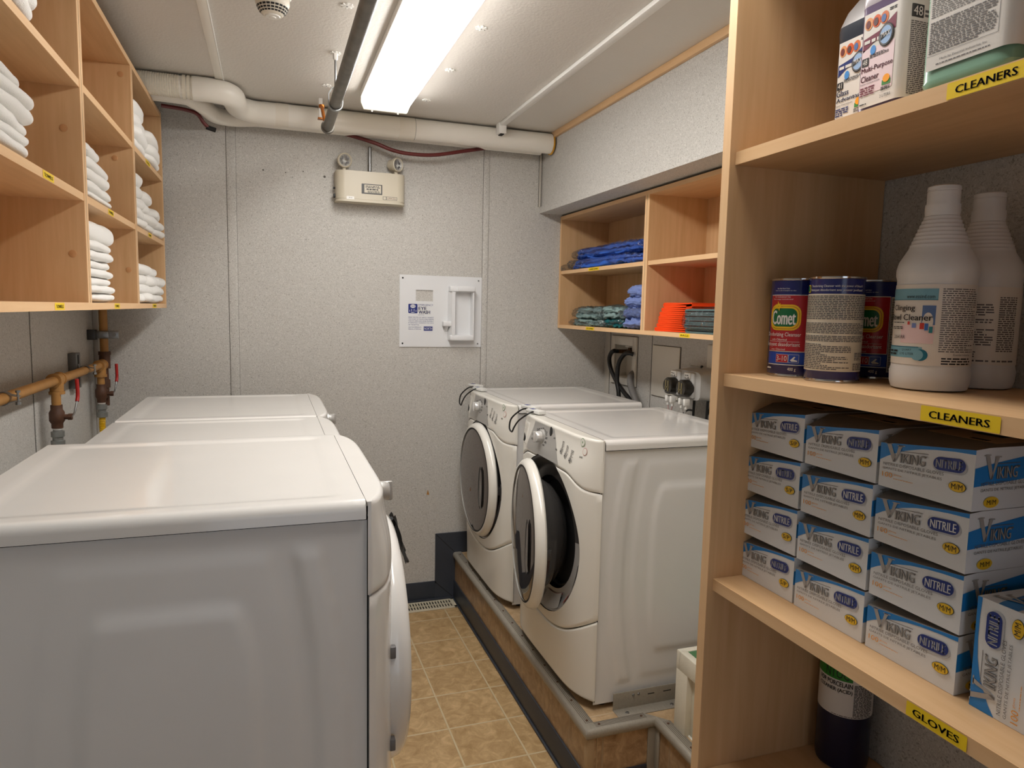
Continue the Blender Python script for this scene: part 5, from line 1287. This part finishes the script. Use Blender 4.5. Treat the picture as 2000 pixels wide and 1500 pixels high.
# ---- white quart bottles
M_hdpe = mat('white_bottle_plastic', (222, 222, 222), rough=.33, spec=.4); M_teal_p = mat('label_teal', (120, 172, 190), rough=.4); M_teal_d = mat('label_teal_dark', (22, 110, 136), rough=.4)
M_blab = mat('bottle_label', (226, 220, 212), rough=.4)
def bottle(x, y, z, A, front, label, sc=1.0, seed=1):
    t = thing('cleaner_bottle', label, 'bottle', (x, y, z), 0, 'white bowl cleaner bottles')
    pr = [(.038, 0), (.0445, .002), (.0470, .010), (.0478, .024), (.0462, .031), (.0462, .145), (.0478, .150), (.0480, .158), (.0455, .168), (.0400, .178), (.0355, .186)]
    for k in range(8):
        z0 = .188+k*.0052; r0 = .0345-.0145*k/7*.95; pr += [(r0+.0004, z0), (r0+.0004, z0+.0024), (r0-.0010, z0+.0036)]
    pr += [(.0205, .232), (.0205, .243)]
    MB(M_hdpe).lathe([(r*sc, h) for r, h in pr], n=64).build('bottle_body', t)
    MB(M_hdpe).lathe([(.0190, .241), (.0192, .259), (.0186, .2595), (.0186, .2605), (.0194, .261), (.0192, .2655), (.017, .267)], n=40).build('cap', t)
    r_ = .0464*sc
    def fm(x_, y_, off):
        a = A+x_/r_; r = r_+off; return Vector((r*math.cos(a), r*math.sin(a), y_))
    b = MB(M_blab); R = lambda m, x0, x1, y0, y1, lay=1: b.use(m).span(fm, x0, x1, y1, y0, lay, max(2, int(abs(x1-x0)/.003)))
    R(M_blab, -.130, .120, .034, .138); rn = random.Random(seed)
    if front:
        R(M_teal_p, -.085, .0035, .1185, .1325, 2); R(M_teal_d, -.085, .0035, .1178, .1187, 3)
        b.use(M_text).txt(fm, 'www.essind.com', -.034, -.000, .1200, .1250, 3)
        R(mat('label_photo_blue', (92, 120, 170), rough=.4), -.013, .002, .086, .111, 2); R(mat('label_photo_pink', (232, 204, 206), rough=.4), -.040, .0015, .062, .086, 2)
        b.use(M_blab).ell(fm, -.006, .090, .006, .012, 3)
        for m, u, v, w, h in ((mat('c_red', (200, 60, 50)), -.0145, .0805, .005, .008), (mat('c_blue', (60, 110, 190)), -.009, .079, .004, .009), (mat('c_teal', (40, 130, 140)), -.004, .076, .004, .008), (M_peri, -.024, .082, .005, .006), (mat('c_red', (200, 60, 50)), -.030, .086, .003, .004)): R(m, u, u+w, v, v+h, 4)
        b.use(M_text)
        for d in (-.0002, .0002): b.txt(fm, 'Clinging', -.056+d, -.0215+d, .1020, .1115, 5).txt(fm, 'Bowl Cleaner', -.062+d, -.001+d, .0915, .0995, 5)
        b.bars(fm, -.056, -.028, .088, .090, 1, 5).bars(fm, -.056, -.036, .080, .084, 2, 5).txt(fm, '23041RR', -.052, -.032, .0675, .0720, 5)
        R(M_teal_p, -.085, -.010, .043, .057, 2); b.use(M_teal_d).ell(fm, -.011, .047, .008, .0075, 3).use(M_teal_p).ell(fm, -.015, .047, .007, .007, 4); R(M_teal_d, -.085, -.014, .0565, .0575, 3)
        b.use(M_text).txt(fm, '1 QUART', -.038, -.022, .0515, .0545, 5).txt(fm, '0.95 LITER', -.038, -.019, .0465, .0495, 5).bars(fm, -.060, -.042, .046, .054, 2, 5)
        b.use(M_fine).bars(fm, .008, .060, .052, .134, 30, 2, ragged=.3, rnd=rn, fill=.45).use(M_text).txt(fm, 'Essential Industries', .026, .052, .0475, .0500, 2).bars(fm, .012, .055, .036, .046, 3, 2, ragged=.2, rnd=rn)
    else:
        b.use(M_fine).bars(fm, -.050, .018, .060, .120, 18, 2, ragged=.4, rnd=rn).bars(fm, -.050, .002, .044, .056, 4, 2, ragged=.6, rnd=rn).bars(fm, .022, .048, .052, .126, 26, 2, ragged=.1, rnd=rn).bars(fm, -.02, .05, .038, .042, 1, 2)
    b.build('bottle_label', t, recalc=False); return t
p1, p2 = (.836, .696), (.937, .709)
bottle(*p1, zc_, dirc(*p1), True, 'white bowl cleaner bottle in front, blue and white front label showing')
bottle(*p2, zc_, dirc(*p2), False, 'white bottle behind the other one, small-print back label showing', seed=5)

# ---- rectangular two-litre jugs on the upper shelf
def jug(x, y, z, dx, dy, m_low, m_up, label, front, num, level, seed):
    """origin = base centre; front faces -X"""
    t = thing('cleaner_jug', label, 'jug', (x, y, z), 0, 'cleaner concentrate jugs')
    prof = [(0, .90), (.003, .955), (.010, 1), (.012, .985), (.134, .985), (.142, 1), (.150, .985), (.170, .86), (.190, .66), (.205, .46), (.212, .36), (.228, .34)]
    def sec(q, k, e=.30):
        sg = lambda v: math.copysign(abs(v)**e, v); u = 2*PI*q
        ee = k if k < .7 else 1
        kx = k if k > .7 else k; rr_ = min(dx, dy)/2
        sx_, sy_ = dx/2*k, dy/2*k
        if k < .9: q_ = (.9-k)/.56; m_ = rr_*k*1.0; sx_ = sx_*(1-q_)+m_*q_; sy_ = sy_*(1-q_)+m_*q_
        return sx_*sg(math.cos(u)), sy_*sg(math.sin(u))
    def body(b, ps):
        ps = list(ps)
        rings = [[b.v((*sec(k/64, s, .30+.5*max(0, min(1, (.9-s)/.5))), h)) for k in range(64)] for h, s in ps]
        for r0, r1 in zip(rings, rings[1:]):
            for k in range(64): b.f([r0[k], r0[(k+1) % 64], r1[(k+1) % 64], r1[k]])
        b.f(list(reversed(rings[0])), False); b.f(rings[-1], False)
    def at(h):
        for (a, p), (c, q) in zip(prof, prof[1:]):
            if a <= h <= c: return p+(q-p)*(h-a)/(c-a)
    low = [p for p in prof if p[0] < level]+[(level, at(level))]; up = [(level, at(level))]+[p for p in prof if p[0] > level]
    b = MB(m_low); body(b, low); b.build('filled_body', t); b = MB(m_up); body(b, up); b.build('empty_shoulder', t)
    MB(m_up).tube([(dx*.22, 0, .150), (dx*.44, 0, .185), (dx*.40, 0, .225), (dx*.12, 0, .232)], .011, 12, 6).build('handle', t)
    MB(M_whitep).lathe([(.019, .226), (.0195, .252), (.017, .254)], n=30).build('cap', t)
    front(t, dx, dy, random.Random(seed)); return t
def wraplabel(b, dx, dy, z0, z1):
    """label sheet over the -X face, round the near corner and over the -Y face"""
    e = .0012; rc = .012; X0, Y0 = -dx/2*.985-e, -dy/2*.985-e
    L1 = dy*.985-2*rc; L2 = PI/2*rc; L3 = dx*.985-2*rc
    def fm(s, h, off):
        if s <= L1: return Vector((X0-off, -Y0-rc-s, h))
        if s <= L1+L2:
            a = (s-L1)/rc; return Vector((X0+rc-(rc+off)*math.cos(a), Y0+rc-(rc+off)*math.sin(a), h))
        return Vector((X0+rc+(s-L1-L2), Y0-off, h))
    b.span(fm, 0, L1+L2+L3, z1, z0, 0, 60)
    f3 = plane((dx/2-.012, -Y0+.0004, 0), (-1, 0, 0), (0, 0, 1)); b.span(f3, 0, dx-.024, z1, z0, 0, 2)
    return fm, L1, L1+L2, L1+L2+L3
M_plab = mat('jug_label', (222, 216, 208), rough=.38)
def lab_front(tint, accent, num, name1, name2, sidenum):
    def f_(t, dx, dy, rn):
        b = MB(M_plab); fm, a, c, e = wraplabel(b, dx, dy, .014, .128)
        w = a
        if tint: b.use(tint).span(fm, 0, w, .085, .030, 1, 2)
        for k, (m1, m2) in enumerate(((mat('o1', (222, 150, 96)), mat('o2', (110, 50, 44))), (mat('o3', (214, 90, 40)), mat('o4', (90, 60, 60))), (mat('o5', (206, 110, 60)), mat('o6', (80, 110, 160))))):
            x = w*(.16+.24*k); b.use(m1).ell(fm, x, .1155, .0062, .0075, 1).use(m2).ell(fm, x-.001, .1150, .0035, .0048, 2)
        b.use(M_text).bars(fm, w*.78, w, .121, .125, 2, 1)
        b.use(accent); b.f([b.v(fm(w*u, v, LAY)) for u, v in ((.02, .082), (.02, .098), (.5, .102), (1, .116), (1, .098), (.6, .094), (.3, .090))], False)
        b.use(M_plab).bars(fm, w*.06, w*.50, .0915, .0965, 1, 2, fill=.8, ragged=0, rnd=rn)
        b.use(M_dark).ell(fm, w*.74, .0935, .0112, .0135, 3).use(M_grey).ell(fm, w*.74, .0935, .0100, .0122, 4).use(mat('globe_blue', (150, 178, 212))).ell(fm, w*.74, .0935, .0085, .0105, 5).use(M_dark).f([b.v(fm(w*.74+u, .0935+v, 6*LAY)) for u, v in ((-.008, .002), (.008, .004), (.002, .0), (-.0075, -.005))]); b.use(M_plab).txt(fm, 'MAX', w*.62, w*.88, .0915, .0975, 7)
        b.use(mat('leaf_blue', (70, 140, 206))).ell(fm, w*.35, .0815, .0042, .0058, 2); b.use(M_text).bars(fm, w*.26, w*.86, .0725, .0775, 3, 2, rnd=rn)
        b.use(M_dark).rr(fm, w*.02, w*.24, .0645, .0745, .0008, 2).use(M_plab).txt(fm, num, w*.06, w*.20, .0660, .0730, 3)
        b.use(accent)
        for d in (0, .0003): b.txt(fm, name1, w*.02+d, w*(.98 if len(name1) > 6 else .45)+d, .0550, .0630, 2).txt(fm, name2, w*.02+d, w*(.98 if len(name2) > 8 else .58)+d, .0455, .0530, 2)
        b.use(M_text).txt(fm, 'Super Concentrate', w*.02, w*.62, .0415, .0440, 2); b.use(accent).bars(fm, w*.02, w*.5, .0285, .0400, 4, 2, ragged=.5, rnd=rn)
        b.use(mat('field_green', (70, 140, 70))).rr(fm, w*.70, w*.96, .034, .040, .0005, 2).use(mat('sun_orange', (244, 160, 30))).ell(fm, w*.83, .0415, .0050, .0048, 3); b.use(M_text).bars(fm, w*.68, w*.96, .028, .033, 3, 2)
        b.txt(fm, '2 LITERS', w*.66, w*.98, .0200, .0235, 2).bars(fm, w*.03, w*.25, .0175, .020, 1, 2)
        # side
        x0 = c-.004; b.use(M_dark).rr(fm, x0, x0+.018, .106, .121, .0008, 1).use(M_plab).txt(fm, sidenum, x0+.002, x0+.016, .108, .119, 2)
        b.use(M_fine).bars(fm, x0+.020, x0+.05, .108, .118, 2, 1, rnd=rn).bars(fm, x0, x0+.060, .018, .103, 38, 1, ragged=.3, rnd=rn)
        b.build('front_label', t, recalc=False)
    return f_
def lab_back(t, dx, dy, rn):
    b = MB(M_plab); fm, a, c, e = wraplabel(b, dx, dy, .022, .150); w = a
    b.use(M_fine).bars(fm, w*.03, w*.97, .118, .148, 13, 1, ragged=.1, rnd=rn, fill=.42).txt(fm, 'STORAGE AND DISPOSAL', w*.2, w*.8, .1120, .1148, 1).bars(fm, w*.03, w*.97, .078, .110, 14, 1, ragged=.3, rnd=rn, fill=.42)
    b.bars(fm, w*.03, w*.97, .040, .074, 14, 1, ragged=.4, rnd=rn).txt(fm, 'Made by Essential Industries, Inc.', w*.2, w*.86, .0300, .0330, 1).bars(fm, w*.15, w*.9, .0265, .0285, 1, 1)
    for (x0, x1, y0, y1) in ((0.01, .985, .0375, .0379), (.982, .988, .0375, .150)): b.span(fm, w*x0, w*x1, y1, y0, 1, 1)
    x0 = c+.010; b.use(M_dark).rr(fm, x0, x0+.016, .122, .138, .0008, 1).use(M_plab).txt(fm, '49', x0+.002, x0+.014, .124, .136, 2)
    b.use(M_text).bars(fm, x0-.006, x0+.045, .040, .118, 28, 1, ragged=.4, rnd=rn)
    b.build('back_label', t, recalc=False)
M_jp = mat('purple_grey_fluid', (112, 98, 124), rough=.2, coat=.3); M_jd = mat('dark_grey_fluid', (56, 62, 72), rough=.2, coat=.3); M_jg = mat('green_fluid', (120, 158, 136), rough=.2, coat=.3); M_jw = mat('milky_plastic', (176, 168, 172), rough=.3, coat=.2)
zt_ = Z4[3]; M_pink = mat('label_pink', (232, 208, 210)); M_mar = mat('label_maroon', (116, 40, 62)); M_nv = mat('label_navy', (34, 50, 110))
jug(.757+.051, .786, zt_, .102, .074, M_jd, mat('grey_milky', (150, 146, 144), rough=.3), 'dark jug with white label and blue print, number 41, furthest back', lab_front(None, M_nv, '41', 'Glass', 'Advantage', '41'), '41', .150, 3)
jug(.716+.051, .7025, zt_, .102, .074, M_jp, M_jw, 'purple-tinted jug with pink and maroon label, number 48, middle of the three', lab_front(M_pink, M_mar, '48', 'Multi-Purpose', 'Cleaner', '48'), '48', .138, 4)
jug(.694+.038, .571, zt_, .076, .108, M_jg, M_jg, 'green jug turned to its small-print back label, nearest the yellow tape', lab_back, '49', .160, 5)

# ---- dark bottle on the low shelf
t = thing('porcelain_cleaner_bottle', 'dark navy bottle with white and green label standing on the low shelf', 'bottle', (.934, .886, Z4[0]))
M_ink = mat('navy_bottle', (14, 18, 48), rough=.3)
MB(M_ink).lathe([(.036, 0), (.041, .004), (.0425, .012), (.0425, .190), (.040, .205), (.030, .225), (.018, .240), (.015, .262)], n=56).build('bottle_body', t)
MB(M_whitep).lathe([(.016, .258), (.0165, .283), (.014, .285)], n=30).build('cap', t)
A0 = dirc(.934, .886)
def fm(x_, y_, off):
    a = A0+x_/.0425; r = .0427+off; return Vector((r*math.cos(a), r*math.sin(a), y_))
b = MB(M_plab); R = lambda m, x0, x1, y0, y1, lay=1: b.use(m).span(fm, x0, x1, y1, y0, lay, max(2, int(abs(x1-x0)/.003)))
R(M_plab, -.085, .085, .100, .186); R(mat('label_green', (36, 130, 30), rough=.4), -.085, .010, .163, .186, 2)
b.use(M_text).txt(fm, 'FOR PORCELAIN', -.047, .010, .1520, .1605, 3).txt(fm, 'CLEANER (ACID)', -.047, .010, .1405, .1490, 3)
for d in (.0004,): b.txt(fm, 'FOR PORCELAIN', -.047+d, .010+d, .1520, .1605, 3).txt(fm, 'CLEANER (ACID)', -.047+d, .010+d, .1405, .1490, 3)
b.bars(fm, .013, .050, .104, .160, 24, 2, ragged=.2).bars(fm, -.020, .050, .1015, .1035, 1, 2).txt(fm, 'NTOC', -.034, .004, .166, .182, 3)
b.build('bottle_label', t, recalc=False)
